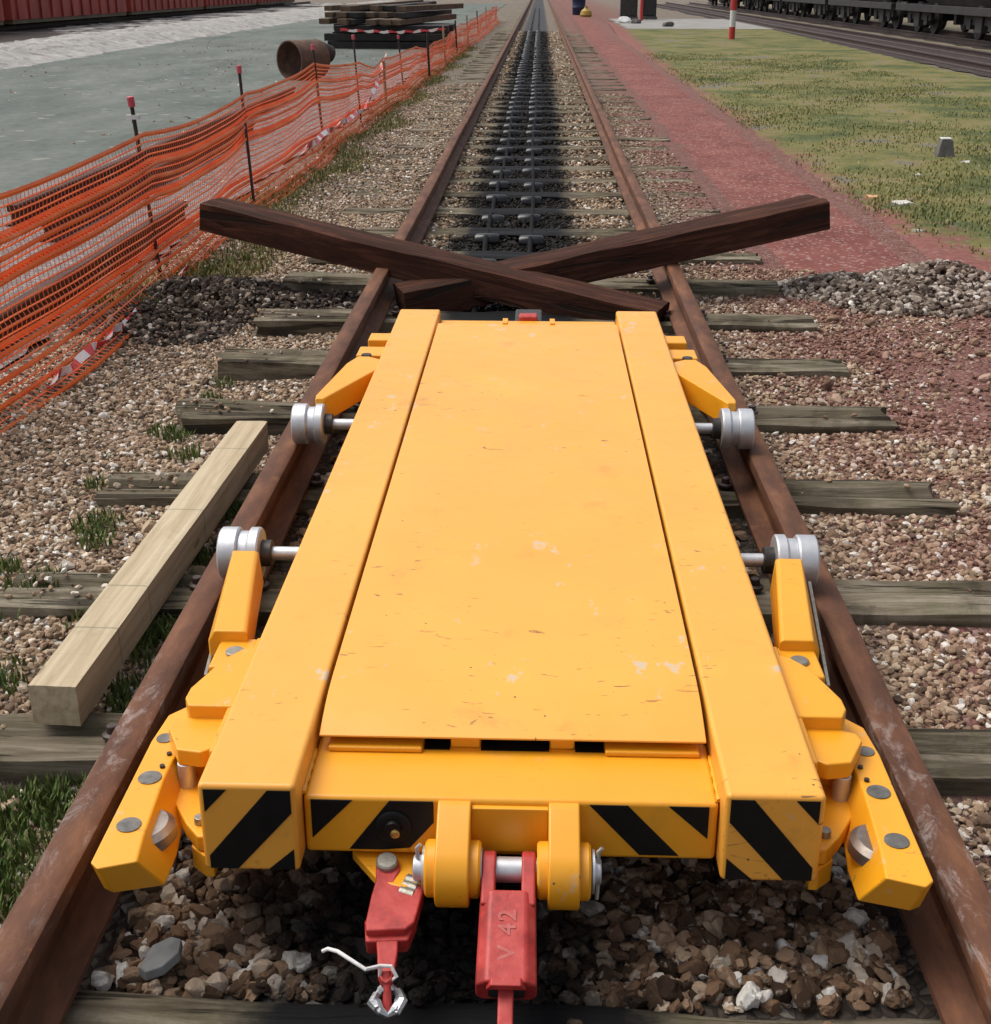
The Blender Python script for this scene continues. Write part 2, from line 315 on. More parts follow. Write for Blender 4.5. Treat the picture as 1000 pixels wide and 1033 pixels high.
# ------------------------------------------------------------------ object helpers
def world_loc(o):
    v = Vector((0, 0, 0))
    while o is not None: v = v + Vector(o.location); o = o.parent
    return v
def tag(o, label=None, cat=None, group=None, kind=None):
    if label: o['label'] = label
    if cat: o['category'] = cat
    if group: o['group'] = group
    if kind: o['kind'] = kind
    return o
def empty(name, loc, label, cat, group=None):
    o = bpy.data.objects.new(name, None); o.location = loc; o.empty_display_size = .1; COL.objects.link(o)
    return tag(o, label, cat, group)
class MB:
    def __init__(s): s.v = []; s.f = []
    def add(s, vs, fs):
        n = len(s.v); s.v += [tuple(v) for v in vs]; s.f += [tuple(n + i for i in f) for f in fs]; return s
    def box(s, x0, x1, y0, y1, z0, z1):
        return s.add([(x0,y0,z0),(x1,y0,z0),(x1,y1,z0),(x0,y1,z0),(x0,y0,z1),(x1,y0,z1),(x1,y1,z1),(x0,y1,z1)],
                     [(0,3,2,1),(4,5,6,7),(0,1,5,4),(1,2,6,5),(2,3,7,6),(3,0,4,7)])
    def loft(s, a, b):            # two equal loops of 3D points, capped
        n = len(a); return s.add(list(a) + list(b), [tuple(range(n))[::-1], tuple(range(n, 2*n))] + [(i, (i+1) % n, n + (i+1) % n, n + i) for i in range(n)])
    def prism_z(s, poly, z0, z1, zf=None):
        return s.loft([(x, y, z0) for x, y in poly], [(x, y, z1) for x, y in poly])
    def prism_x(s, poly, x0, x1): return s.loft([(x0, y, z) for y, z in poly], [(x1, y, z) for y, z in poly])
    def prism_y(s, poly, y0, y1): return s.loft([(x, y0, z) for x, z in poly], [(x, y1, z) for x, z in poly])
    def cyl(s, p0, p1, r, n=24, r1=None):
        p0 = Vector(p0); p1 = Vector(p1); d = (p1 - p0).normalized(); r1 = r if r1 is None else r1
        a = d.orthogonal().normalized(); b = d.cross(a)
        A = [p0 + (a*math.cos(2*math.pi*i/n) + b*math.sin(2*math.pi*i/n))*r for i in range(n)]
        B = [p1 + (a*math.cos(2*math.pi*i/n) + b*math.sin(2*math.pi*i/n))*r1 for i in range(n)]
        return s.loft(A, B)
    def lathe(s, c, ax, prof, n=40):   # profile of (offset along the axis, radius)
        c = Vector(c); d = Vector(ax).normalized(); a = d.orthogonal().normalized(); b = d.cross(a); vs = []; fs = []
        for o, r in prof:
            vs += [c + d*o + (a*math.cos(2*math.pi*i/n) + b*math.sin(2*math.pi*i/n))*r for i in range(n)]
        for k in range(len(prof)-1):
            fs += [(k*n+i, k*n+(i+1) % n, (k+1)*n+(i+1) % n, (k+1)*n+i) for i in range(n)]
        fs += [tuple(range(n))[::-1], tuple(range((len(prof)-1)*n, len(prof)*n))]
        return s.add(vs, fs)
    def tube(s, pts, r, n=8):
        pts = [Vector(p) for p in pts]; vs = []; fs = []; a = None
        for i, p in enumerate(pts):
            d = (pts[min(i+1, len(pts)-1)] - pts[max(i-1, 0)]).normalized()
            a = d.orthogonal().normalized() if a is None else (a - d*a.dot(d)).normalized()
            b = d.cross(a); rr = r[i] if hasattr(r, '__len__') else r
            vs += [p + (a*math.cos(2*math.pi*k/n) + b*math.sin(2*math.pi*k/n))*rr for k in range(n)]
        for i in range(len(pts)-1):
            fs += [(i*n+k, i*n+(k+1) % n, (i+1)*n+(k+1) % n, (i+1)*n+k) for k in range(n)]
        fs += [tuple(range(n))[::-1], tuple(range((len(pts)-1)*n, len(pts)*n))]
        return s.add(vs, fs)
    def build(s, name, mat, parent=None, bevel=0, seg=2, smooth_angle=35, origin=None, label=None):
        off = world_loc(parent) if parent else Vector((0, 0, 0))
        o0 = Vector(origin) if origin else off
        me = bpy.data.meshes.new(name); me.from_pydata([tuple(Vector(v) - o0) for v in s.v], [], s.f)
        bm = bmesh.new(); bm.from_mesh(me); bmesh.ops.recalc_face_normals(bm, faces=bm.faces); bm.to_mesh(me); bm.free()
        me.materials.append(mat)
        o = bpy.data.objects.new(name, me); COL.objects.link(o)
        if parent: o.parent = parent
        o.location = o0 - off
        if smooth_angle:
            me.shade_smooth(); me.set_sharp_from_angle(angle=R(smooth_angle))
        if bevel:
            md = o.modifiers.new('edge', 'BEVEL'); md.width = bevel; md.segments = seg; md.limit_method = 'ANGLE'; md.angle_limit = R(35); md.harden_normals = True
        if label: o['label'] = label
        return o
def np_mesh(name, verts, faces, mat, tone=None, tone_name='tone', smooth=False):
    """verts (N,3), faces (F,k) equal sized polygons"""
    me = bpy.data.meshes.new(name); verts = np.asarray(verts, np.float32); faces = np.asarray(faces, np.int32)
    F, k = faces.shape
    me.vertices.add(len(verts)); me.vertices.foreach_set('co', verts.ravel())
    me.loops.add(F*k); me.loops.foreach_set('vertex_index', faces.ravel())
    me.polygons.add(F); me.polygons.foreach_set('loop_start', np.arange(0, F*k, k, dtype=np.int32))
    try: me.polygons.foreach_set('loop_total', np.full(F, k, np.int32))
    except Exception: pass
    me.polygons.foreach_set('use_smooth', np.full(F, smooth, bool))
    me.update(calc_edges=True); me.validate()
    if tone is not None:
        a = me.attributes.new(tone_name, 'FLOAT', 'FACE'); a.data.foreach_set('value', np.asarray(tone, np.float32))
    me.materials.append(mat)
    o = bpy.data.objects.new(name, me); COL.objects.link(o); return o

# ------------------------------------------------------------------ ground heights
def sm(x, a, b):
    t = np.clip((np.asarray(x, float) - a)/(b - a), 0, 1); return t*t*(3 - 2*t)
def wob(x, y, s=1.0):
    return (np.sin(x*3.1*s + 1.3) * np.cos(y*2.7*s + .4) + np.sin(x*7.3*s - y*5.9*s) * .5 + np.cos(y*9.1*s + x*2.2*s) * .3)/1.8
def gz(x, y):
    x = np.asarray(x, float); y = np.asarray(y, float)
    inner = -.215 + .012*wob(x, y)
    z = np.where(np.abs(x) < .76, inner, 0)
    left = -.222 - .018*sm(-x, .8, 1.3) + .038*sm(-x, 1.0, 1.25)*(1 - sm(y, 3.6, 4.8))*(1 - sm(-x, 1.6, 2.1)) + .045*sm(-x, 1.55, 2.05) + .014*wob(x, y)
    left = left + .062*sm(y, 6.5, 10)*sm(-x, .78, .95)*(1 - sm(-x, 1.5, 2.0))
    right = -.198 + 0*sm(x, 1.2, 1.6) + .012*wob(x, y)*sm(-x, -2.6, -2.2)
    right = right + .03*sm(y, 7, 10)*(1 - sm(x, 1.3, 1.7))
    z = np.where(x <= -.76, left, z); z = np.where(x >= .76, right, z)
    z = np.where(x < -2.3, -.21, z); z = np.where(x > 2.75, -.21, z)
    return z

def stone_protos(k, sub, rough, nc=6, c0=.55, c1=.85):
    out = []
    for i in range(k):
        bm = bmesh.new(); bmesh.ops.create_icosphere(bm, subdivisions=sub, radius=1.0)
        o = Vector((random.random()*50, random.random()*50, random.random()*50))
        cuts_n = 6; sx, sy, sz = random.uniform(.8, 1.25), random.uniform(.75, 1.1), random.uniform(.5, .85)
        cuts = [(Vector((random.gauss(0, 1), random.gauss(0, 1), random.gauss(0, 1))).normalized(), random.uniform(c0, c1)) for _ in range(nc)]
        for v in bm.verts:
            p = v.co.copy(); r = 1 + rough*mnoise.noise(p*1.3 + o) + rough*.4*mnoise.noise(p*3.1 + o); p *= r
            for n, d in cuts:
                t = p.dot(n)
                if t > d: p -= n*(t - d)
            v.co = Vector((p.x*sx, p.y*sy, p.z*sz))
        bm.verts.index_update()
        out.append((np.array([v.co[:] for v in bm.verts]), np.array([[v.index for v in f.verts] for f in bm.faces]))); bm.free()
    return out
PROTO_LO = stone_protos(14, 1, .35)     # 20-face chips
PROTO_HI = stone_protos(14, 2, .38)     # 80-face stones
PROTO_XX = stone_protos(18, 3, .50, 7, .50, .88)     # 320-face stones for the very front
def rot_mats(n, flat=.5):
    a = RNG.uniform(0, 2*np.pi, n); b = RNG.normal(0, flat, n); c = RNG.normal(0, flat, n)
    ca, sa, cb, sb, cc, sc = np.cos(a), np.sin(a), np.cos(b), np.sin(b), np.cos(c), np.sin(c)
    Z = np.zeros(n); O = np.ones(n)
    Rz = np.array([[ca, -sa, Z], [sa, ca, Z], [Z, Z, O]]).transpose(2, 0, 1)
    Rx = np.array([[O, Z, Z], [Z, cb, -sb], [Z, sb, cb]]).transpose(2, 0, 1)
    Ry = np.array([[cc, Z, sc], [Z, O, Z], [-sc, Z, cc]]).transpose(2, 0, 1)
    return Rz @ Rx @ Ry
def stones(name, mat, groups, label, cat, kind='stuff', smooth=False, group=None):
    """groups: list of (protos, xyz (n,3), radius (n,))"""
    V = []; Fs = []; T = []; base = 0
    for protos, P, rad in groups:
        pick = RNG.integers(0, len(protos), len(P))
        for k, (pv, pf) in enumerate(protos):
            idx = np.nonzero(pick == k)[0]
            if not len(idx): continue
            Rm = rot_mats(len(idx)) * rad[idx][:, None, None]
            vs = np.einsum('nij,vj->nvi', Rm, pv) + P[idx][:, None, :]
            fs = pf[None] + (np.arange(len(idx))*len(pv))[:, None, None] + base
            V.append(vs.reshape(-1, 3)); Fs.append(fs.reshape(-1, 3)); base += len(idx)*len(pv)
            T.append(np.repeat(RNG.beta(2.0, 2.3, len(idx)), len(pf)))
    o = np_mesh(name, np.concatenate(V), np.concatenate(Fs), mat, np.concatenate(T), smooth=smooth)
    return tag(o, label, cat, group, kind)
def scatter(n, x0, x1, y0, y1, r0, r1, lift=.35, mask=None, zf=gz, nearbias=0, pw=1.6):
    x = RNG.uniform(x0, x1, n); u = RNG.uniform(0, 1, n)
    y = y0 + (y1 - y0)*u**(1 + nearbias)
    if mask is not None:
        k = mask(x, y); x, y = x[k], y[k]
    r = r0 + (r1 - r0)*RNG.uniform(0, 1, len(x))**pw
    z = zf(x, y) + r*lift*RNG.uniform(.2, 1.2, len(x))
    return np.stack([x, y, z], 1), r

# ------------------------------------------------------------------ setting: ground and surfaces
def grid_sheet(name, xs, ys, zf, mat, label, cat, kind='structure'):
    X, Y = np.meshgrid(xs, ys); Z = zf(X, Y); nx, ny = len(xs), len(ys)
    v = np.stack([X.ravel(), Y.ravel(), Z.ravel()], 1)
    i = np.arange(ny-1)[:, None]*nx + np.arange(nx-1)[None]
    f = np.stack([i, i+1, i+nx+1, i+nx], -1).reshape(-1, 4)
    return tag(np_mesh(name, v, f, mat, smooth=True), label, cat, None, kind)
xs = np.concatenate([[-900, -200, -60, -30, -20, -10, -6, -4, -3], np.arange(-2.6, 2.9, .06), [3.2, 4, 6, 10, 16, 30, 80, 300, 900]])
ys = np.concatenate([[-60, -10, -2, 0], np.arange(.6, 12, .08), np.arange(12, 40, .5), [45, 55, 70, 90, 130, 200, 400, 1000, 2500]])
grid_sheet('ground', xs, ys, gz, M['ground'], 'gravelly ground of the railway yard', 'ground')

def strip(name, left, right, z, mat, label, cat, y0, y1, n, jit, dz=.0, nx=7):
    """a sheet between two x(y) edges with ragged borders"""
    ys = y0 + (y1 - y0)*np.linspace(0, 1, n)**1.6
    v = []; nz = lambda y, s: (np.sin(y*5.1 + s) + .6*np.sin(y*11.7 + 2*s) + .5*np.sin(y*23.0 + 3*s))/2.1
    for y in ys:
        k = jit*(1 + y*.02); a = left(y) + k*nz(y, 1.0) + RNG.normal(0, jit*.25); b = right(y) + k*nz(y, 4.2) + RNG.normal(0, jit*.25)
        for t in np.linspace(0, 1, nx):
            x = a + (b - a)*t; v.append((x, y, z(x, y) if callable(z) else z + dz*wob(x, y, .5)))
    i = np.arange(n-1)[:, None]*nx + np.arange(nx-1)[None]
    f = np.stack([i, i+1, i+nx+1, i+nx], -1).reshape(-1, 4)
    return tag(np_mesh(name, v, f, mat, smooth=True), label, cat, None, 'structure')
lerp = lambda pts: (lambda y: float(np.interp(y, [p[0] for p in pts], [p[1] for p in pts])))
strip('red_path', lerp([(5.9, 1.75), (7, 1.5), (8.5, 1.25), (16, 1.05), (40, 1.15), (70, 1.3)]), lerp([(5.9, 2.9), (7.6, 2.72), (10.6, 2.44), (16, 2.38), (30, 2.5), (44, 2.75), (70, 2.9)]),
      lambda x, y: float(gz(x, y)) + .008 - .012*float(sm(x, 2.1, 2.4)) - .03*(1 - float(sm(y, 6.1, 7.6))) - .02*(1 - float(sm(x, 1.2, 1.75))), M['red_path'], 'dusty red gravel path along the right side of the track', 'path', 5.9, 70, 260, .06, nx=18)
strip('grass_verge', lerp([(3, 3.2), (5.5, 2.85), (7.6, 2.45), (10.6, 2.2), (16, 2.15), (30, 2.25), (44, 2.5), (60, 2.95)]), lerp([(3, 7.4), (20, 7.8), (30, 8.0), (60, 8.6)]),
      lambda x, y: -.183 - .060*(1 - float(sm(x, 2.2, 2.62))) + .008*float(wob(x, y, .8)), M['grass_soil'], 'patchy grass verge between red path and far tracks', 'grass verge', 3, 58, 200, .03, nx=60)
strip('yard', lambda y: -10.3, lerp([(0, -3.9), (12, -3.8), (22, -3.2), (30, -2.6), (90, -2.6)]), -.186, M['concrete'], 'smooth grey green yard beyond the orange netting', 'yard', -4, 110, 160, .05)
strip('fence_gravel', lerp([(1, -4.2), (12, -4.05), (22, -3.4), (30, -2.7)]), lambda y: -2.28, -.178, M['fence_soil'], 'grey pink gravel strip under the sagging netting', 'gravel strip', 1, 30, 160, .06)
def bank_z(x, y): return -.2 + .22*float(sm(x, -10.0, -11.6))*float(sm(x, -14.4, -12.4)) + .07*float(wob(x, y, 2.1)) * float(sm(x, -9.9, -10.8))
strip('gravel_bank', lerp([(10, -14.4), (41, -14.4), (49, -17.6), (110, -17.6)]), lambda y: -9.9, bank_z, M['bank'], 'pale rubble bank along the far side of the yard', 'gravel bank', 10, 110, 260, .22, nx=20)
strip('track_bed', lambda y: 8.1, lambda y: 10.4, -.192, M['cess'], 'dark ballast bed of the empty second track', 'track bed', 12, 110, 120, .10)
strip('dry_grass', lambda y: 10.45, lambda y: 11.35, -.19, M['dry_strip'], 'dry pale grass strip between the far tracks', 'grass strip', 12, 110, 120, .07)
strip('siding_bed', lambda y: 11.4, lambda y: 14.3, -.192, M['cess'], 'dark ballast bed under the standing wagons', 'track bed', 12, 110, 120, .06)
strip('siding_bed', lambda y: -20.5, lambda y: -14.5, -.19, M['cess'], 'dark track bed under the rust red wagons', 'track bed', 10, 110, 120, .1)
strip('meadow', lambda y: 14.4, lambda y: 60, -.19, M['dry_strip'], 'pale dry ground seen under the standing wagons', 'ground', 12, 130, 60, .1)
strip('gravel_crossing', lambda y: 3.2, lambda y: 8.6, -.176, M['pale_slab'], 'pale gravel crossing beyond the grass verge', 'path', 50, 64, 30, .1)

# ------------------------------------------------------------------ the main track
RX = .7175 + .036
def rail(name, x, y0, y1, mat, label, z=0.0, group=None, n=None):
    prof = [(-.034, -.004), (-.028, 0), (.028, 0), (.034, -.004), (.036, -.012), (.0355, -.034), (.030, -.041), (.010, -.050), (.0085, -.115), (.020, -.127), (.062, -.137), (.0625, -.148),
            (-.0625, -.148), (-.062, -.137), (-.020, -.127), (-.0085, -.115), (-.010, -.050), (-.030, -.041), (-.0355, -.034), (-.036, -.012)]
    ys = np.concatenate([np.arange(y0, min(y1, 14), .35), np.arange(14, y1, 4), [y1]]) if y1 > 14 else np.array([y0, y1])
    m = MB(); k = len(prof)
    for y in ys:
        dx = .004*math.sin(y*.9 + x) if y < 14 else 0
        m.v += [(x + dx + px, float(y), z + pz) for px, pz in prof]
    for j in range(len(ys)-1): m.f += [(j*k+i, j*k+(i+1) % k, (j+1)*k+(i+1) % k, (j+1)*k+i) for i in range(k)]
    m.f += [tuple(range(k)), tuple(range((len(ys)-1)*k, len(ys)*k))]
    o = m.build(name, mat, origin=(x, y0, z - .148)); return tag(o, label, 'rail', group)
rail('rail', -RX, .7, 160, M['rail_fence_side'], 'rusty rail on the orange netting side of the yellow trolley')
rail('rail', RX, .7, 160, M['rail_red_side'], 'rusty rail with pale scrapes on the red path side of the yellow trolley')
for x, lb in ((8.55, 'near dark rail of the empty track past the grass verge'), (9.99, 'far dark rail of the empty track past the grass verge')):
    rail('rail', x, 14, 110, M['rail_far'], lb, z=-.04)
for x, lb in ((11.85, 'near rail under the dark standing wagons'), (13.29, 'far rail under the dark standing wagons')):
    rail('rail', x, 14, 110, M['rail_far'], lb, z=-.04)
for x, lb in ((-18.3, 'near rail under the rust red wagons'), (-19.74, 'far rail under the rust red wagons')):
    rail('rail', x, 20, 110, M['rail_far'], lb, z=-.04)

def sleeper_mesh(seed, L=2.72, W=.225, H=.15, rag=1.0, split=True, endrag=.05):
    rnd = random.Random(seed); bm = bmesh.new(); nx, ny, nz = 46, 8, 3
    vs = {}
    def sh(i, j, k): return (i in (0, nx)) or (j in (0, ny)) or (k in (0, nz))
    o = Vector((seed*7.3, 1.7, 2.2)); sp0 = rnd.uniform(-.05, .05); sp_a = rnd.uniform(.3, .9); sp_b = rnd.uniform(.3, .9)
    for i in range(nx+1):
        for j in range(ny+1):
            for k in range(nz+1):
                if not sh(i, j, k): continue
                x = (i/nx - .5)*L; y = (j/ny - .5)*W; z = (k/nz - 1)*H
                e = rag*.012
                p = Vector((x*2.5, y*14, z*14)) + o
                y2 = y + e*mnoise.noise(p)*(1 if j in (0, ny) else .3); z2 = z + (e*.8*mnoise.noise(p + Vector((9, 4, 1))) if k else 0)
                x2 = x + endrag*(mnoise.noise(Vector((y*13, z*13, seed*3.1 + (5 if i == 0 else 0)))) if i in (0, nx) else 0)
                if k == nz and j in (0, ny): z2 -= .012*rag*(1 + mnoise.noise(Vector((x*3, seed, j))))
                if split and k == nz:
                    d = abs(y - sp0 - .02*mnoise.noise(Vector((x*1.5, seed*2.0, 0))))
                    s = max(0, 1 - d/.036); ext = min(1, max(.15, (x - sp_a)*4 + .5 if x > 0 else (-x - sp_b)*4 + .5))
                    z2 -= .05*s*ext*rag
                vs[i, j, k] = bm.verts.new((x2, y2, z2))
    def q(a, b, c, d):
        try: bm.faces.new([vs[a], vs[b], vs[c], vs[d]])
        except Exception: pass
    for i in range(nx):
        for j in range(ny):
            for k in (0, nz): q((i,j,k), (i+1,j,k), (i+1,j+1,k), (i,j+1,k))
        for k in range(nz):
            for j in (0, ny): q((i,j,k), (i+1,j,k), (i+1,j,k+1), (i,j,k+1))
    for j in range(ny):
        for k in range(nz):
            for i in (0, nx): q((i,j,k), (i,j+1,k), (i,j+1,k+1), (i,j,k+1))
    bmesh.ops.recalc_face_normals(bm, faces=bm.faces)
    me = bpy.data.meshes.new('sleeper'); bm.to_mesh(me); bm.free(); me.materials.append(M['sleeper'])
    me.shade_smooth(); me.set_sharp_from_angle(angle=R(38)); return me
SM = [sleeper_mesh(s) for s in (1, 2, 3, 4, 5)]
screw = MB(); screw.lathe((0, 0, 0), (0, 0, 1), [(0, .024), (.008, .024), (.012, .014), (.028, .013), (.03, .011)], 12)
screw_me = None
SY = [1.545, 2.40, 3.14, 3.93, 4.74, 5.46, 6.24, 7.07, 7.83, 8.66, 9.50, 10.26, 11.08, 11.84, 12.54, 13.35]
while SY[-1] < 46: SY.append(SY[-1] + .772 + random.uniform(-.02, .02))
SL = {0: 'dark sleeper crossing in front of the trolley under the red tow clevis', 1: 'sleeper under the near cut end of the loose pale timber',
      2: 'weathered sleeper just this side of the near steel wheels', 3: 'weathered sleeper between near and far steel wheels', 4: 'weathered sleeper by the far steel wheels and far end of pale timber',
      5: 'weathered sleeper under the far third of the yellow trolley', 6: 'grey sleeper at the far end of the yellow trolley', 7: 'sleeper crossed over by the two dark timbers'}
screw_proto = None
for i, y in enumerate(SY):
    o = bpy.data.objects.new('sleeper', SM[(i*3) % 5]); COL.objects.link(o)
    o.location = (random.uniform(-.03, .03), y, -.154 + (random.uniform(-.012, .004) if i != 0 else -.03)); o.rotation_euler = (random.uniform(-.02, .02), random.uniform(-.006, .006), random.uniform(-.018, .018) + (math.pi if i % 2 else 0))
    o.scale = (1, random.uniform(.9, 1.08) if i != 1 else .84, 1)
    if i in SL: tag(o, SL[i], 'sleeper', 'sleepers of the main track')
    elif i < 16: tag(o, 'weathered sleeper half buried in ballast just beyond the crossed timbers', 'sleeper', 'sleepers just beyond the crossed timbers')
    else: tag(o, 'sunken sleeper far along the track toward the horizon', 'sleeper', 'sleepers far along the track')
    if i < 9:
        for x in (-RX - .085, -RX + .085, RX - .085, RX + .085):
            c = bpy.data.objects.new('coach_screw', screw_proto.data) if screw_proto else screw.build('coach_screw', M['rail_far'])
            if screw_proto is None: screw_proto = c
            else: COL.objects.link(c)
            c.parent = o; s = -1 if i % 2 else 1; c.location = (x*s, random.uniform(-.03, .03), .006)

# ------------------------------------------------------------------ yellow trolley
CX = .008
trolley = empty('track_trolley', (CX, 1.75, 0), 'low yellow wagon moving trolley with flat deck and striped ends between the rails', 'rail trolley')
T = trolley
PA, DK = M['paint'], M['deck_paint']
def sx(poly, s): return [(CX + s*x, y) for x, y in poly][::(1 if s > 0 else -1)]
def bx(m, s, x0, x1, *r):
    a, b = CX + s*x0, CX + s*x1; return m.box(min(a, b), max(a, b), *r)
# chassis plate under the deck, with a dark box added below to block light
m = MB(); m.box(CX-.42, CX+.42, 2.35, 4.75, -.125, .0); m.build('underframe', M['dark_steel'], T, .01)
m = MB(); m.box(CX-.33, CX+.33, 2.0, 4.95, .03, .10); m.build('chassis_plate', PA, T)
for s in (-1, 1):
    m = MB(); bx(m, s, .349, .510, 1.752, 5.055, -.010, .16)
    bm_ = m.build('side_beam', DK, T, .009, 3)
    m = MB(); bx(m, s, .3655, .495, 1.7475, 1.7515, .012, .148)    # striped end plate, a fraction proud of the beam end
    # stripes as flat painted shapes 1 mm thick
    x0, x1, z0, z1 = .357, .502, -.004, .151
    Wd, Hd = x1 - x0, z1 - z0
    def pt(u, w): return (CX + s*(x0 + u*Wd), z0 + w*Hd)   # u outward
    strp = [[(0, 1.0), (.0, .72), (.655, 0), (.975, 0), (.975, .16), (.26, 1.0)] if True else None,
            [(.72, 1.0), (.985, 1.0), (.985, .72)], [(0, .26), (0, 0), (.30, 0)]]
    st = MB()
    for pl in strp: st.prism_y([pt(u, w) for u, w in pl], 1.7505, 1.7525)
    st.build('hazard_stripes', M['black_paint'], bm_, smooth_angle=0)
for s in (-1, 1):
    m = MB(); bx(m, s, .5105, .528, 1.90, 2.32, .0, .128); m.build('side_plate', PA, T, .004)
# deck plate with a bent front lip
m = MB(); prof = [(1.942, .1335), (1.942, .1380), (1.985, .1490), (2.025, .1570), (2.06, .1615), (2.10, .1636), (2.13, .1640), (4.81, .1640), (4.81, .156), (2.13, .156), (2.06, .1535), (2.025, .1490), (1.985, .1425)]
m.prism_x([(y, z) for y, z in prof], CX-.3405, CX+.3405); m.build('deck_plate', DK, T, .0015, 1, 50)
for a, b in ((-.095, -.075), (.085, .105)):
    m = MB(); m.box(CX+a, CX+b, 4.80, 4.875, .135, .170); m.build('deck_lug', PA, T, .002)
# front cross beam
m = MB(); m.box(CX-.347, CX+.347, 1.80, 1.99, -.006, .108); cb = m.build('cross_beam', PA, T, .009, 3)
m = MB(); m.box(CX-.346, CX+.346, 4.86, 5.02, .0, .125); m.build('cross_beam', PA, T, .008, 2)
for a, b in ((-.325, -.158), (.164, .330)):
    m = MB(); m.box(CX+a, CX+b, 1.935, 1.985, .108, .119); m.build('spacer_strip', PA, cb, .004, 2)
for a, b in ((-.109, -.056), (.067, .111)):
    m = MB(); m.box(CX+a, CX+b, 1.955, 1.985, .108, .142); m.build('spacer_block', PA, cb, .004, 2)
for a, b in ((-.156, -.110), (-.055, .066), (.112, .163)):
    m = MB(); m.box(CX+a, CX+b, 1.948, 1.985, .106, .1092); m.build('slot_shade_plate', M['black_paint'], cb)  # thin black plates on the solid beam, painted as the shade inside slots
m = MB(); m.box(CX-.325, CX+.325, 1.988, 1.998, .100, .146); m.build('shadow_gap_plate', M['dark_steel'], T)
for s in (-1, 1):
    m = MB(); m.tube([(CX + s*.3475, 1.81 + k*.0095, .1085 + .001*math.sin(k*2.2)) for k in range(15)], [.0042 + .001*math.sin(k*1.7) for k in range(15)], 7)
    m.build('weld_bead', PA, T)
# cross beam stripes (wrap a little over the top edge)
for s in (-1, 1):
    st = MB(); x0, x1, z0, z1 = (.128, .334, .004, .102)
    def pt(u, w): return (CX + s*(x0 + u*(x1-x0)), z0 + w*(z1-z0))
    pls = [[(1, 1), (.66, 1), (1, .22)], [(0, 1), (.36, 1), (.70, 0), (.44, 0), (.20, .05), (0, .58)]] if s < 0 else [[(.02, 1), (.33, 1), (.76, 0), (.44, 0)], [(.66, 1), (.985, 1), (.985, .36)]]
    for pl in pls: st.prism_y([pt(u, w) for u, w in pl], 1.7985, 1.8005)
    st.build('hazard_stripes', M['black_paint'], cb, smooth_angle=0)
m = MB(); m.lathe((-.188, 1.7995, .052), (0, -1, 0), [(0, .031), (.004, .031), (.006, .028), (.006, .015), (.012, .013)], 28); sk = m.build('towing_socket', M['black_paint'], T)
m = MB(); m.lathe((-.184, 1.788, .046), (0, -1, 0), [(0, .008), (.004, .008), (.006, .005)], 16); m.build('brass_stud', M['brass'], sk)
# lugs with bosses and pin
PY, PZ = 1.742, .012
for x0, x1 in ((-.112, -.056), (.072, .124)):
    a0 = math.atan2(.105-PZ, 1.80-PY)
    pl = [(1.801, .1065), (1.788, .1065), (1.780, .1035)]
    for k in range(19):
        a = R(119 + k*(292-119)/18); pl.append((PY + .062*math.cos(a), PZ + .062*math.sin(a)))
    pl += [(1.801, -.045)]
    m = MB(); m.prism_x(pl, x0, x1); lg = m.build('hitch_lug', PA, T, .004, 2)
    m = MB(); m.lathe((x0-.018, PY, PZ), (1, 0, 0), [(0, .043), (.004, .047), (x1-x0+.032, .047), (x1-x0+.036, .043)], 32); m.build('boss', PA, lg)
m = MB(); m.box(-.056, .072, 1.789, 1.80, .012, .098); m.build('hitch_back_plate', PA, T, .002)
m = MB(); m.cyl((-.150, PY, PZ), (.160, PY, PZ), .021, 28); pin = m.build('hitch_pin', M['steel'], T, .003)
for x in (-.0400, .0545, -.1345, .1445):
    m = MB(); m.lathe((x, PY, PZ), (1, 0, 0), [(0, .036), (.004, .036)], 30); m.build('washer', M['steel'], pin)
for x in (-.143, .154):
    m = MB(); m.tube([(x, PY-.004, PZ-.052), (x+.002, PY-.002, PZ), (x, PY-.004, PZ+.043), (x+.006, PY-.004, PZ+.05)], .0034, 8); m.build('split_pin', M['steel'], pin)
# gusset plate for the second coupling
m = MB(); m.prism_z([(-.268, 1.86), (-.112, 1.86), (-.112, 1.745), (-.165, 1.725), (-.205, 1.735), (-.262, 1.815)], -.032, -.014); gp = m.build('coupling_gusset', PA, T, .003)
m = MB(); m.prism_x([(1.845, -.014), (1.80, .004), (1.84, .02)], -.262, -.24); m.build('stiffener', PA, gp)
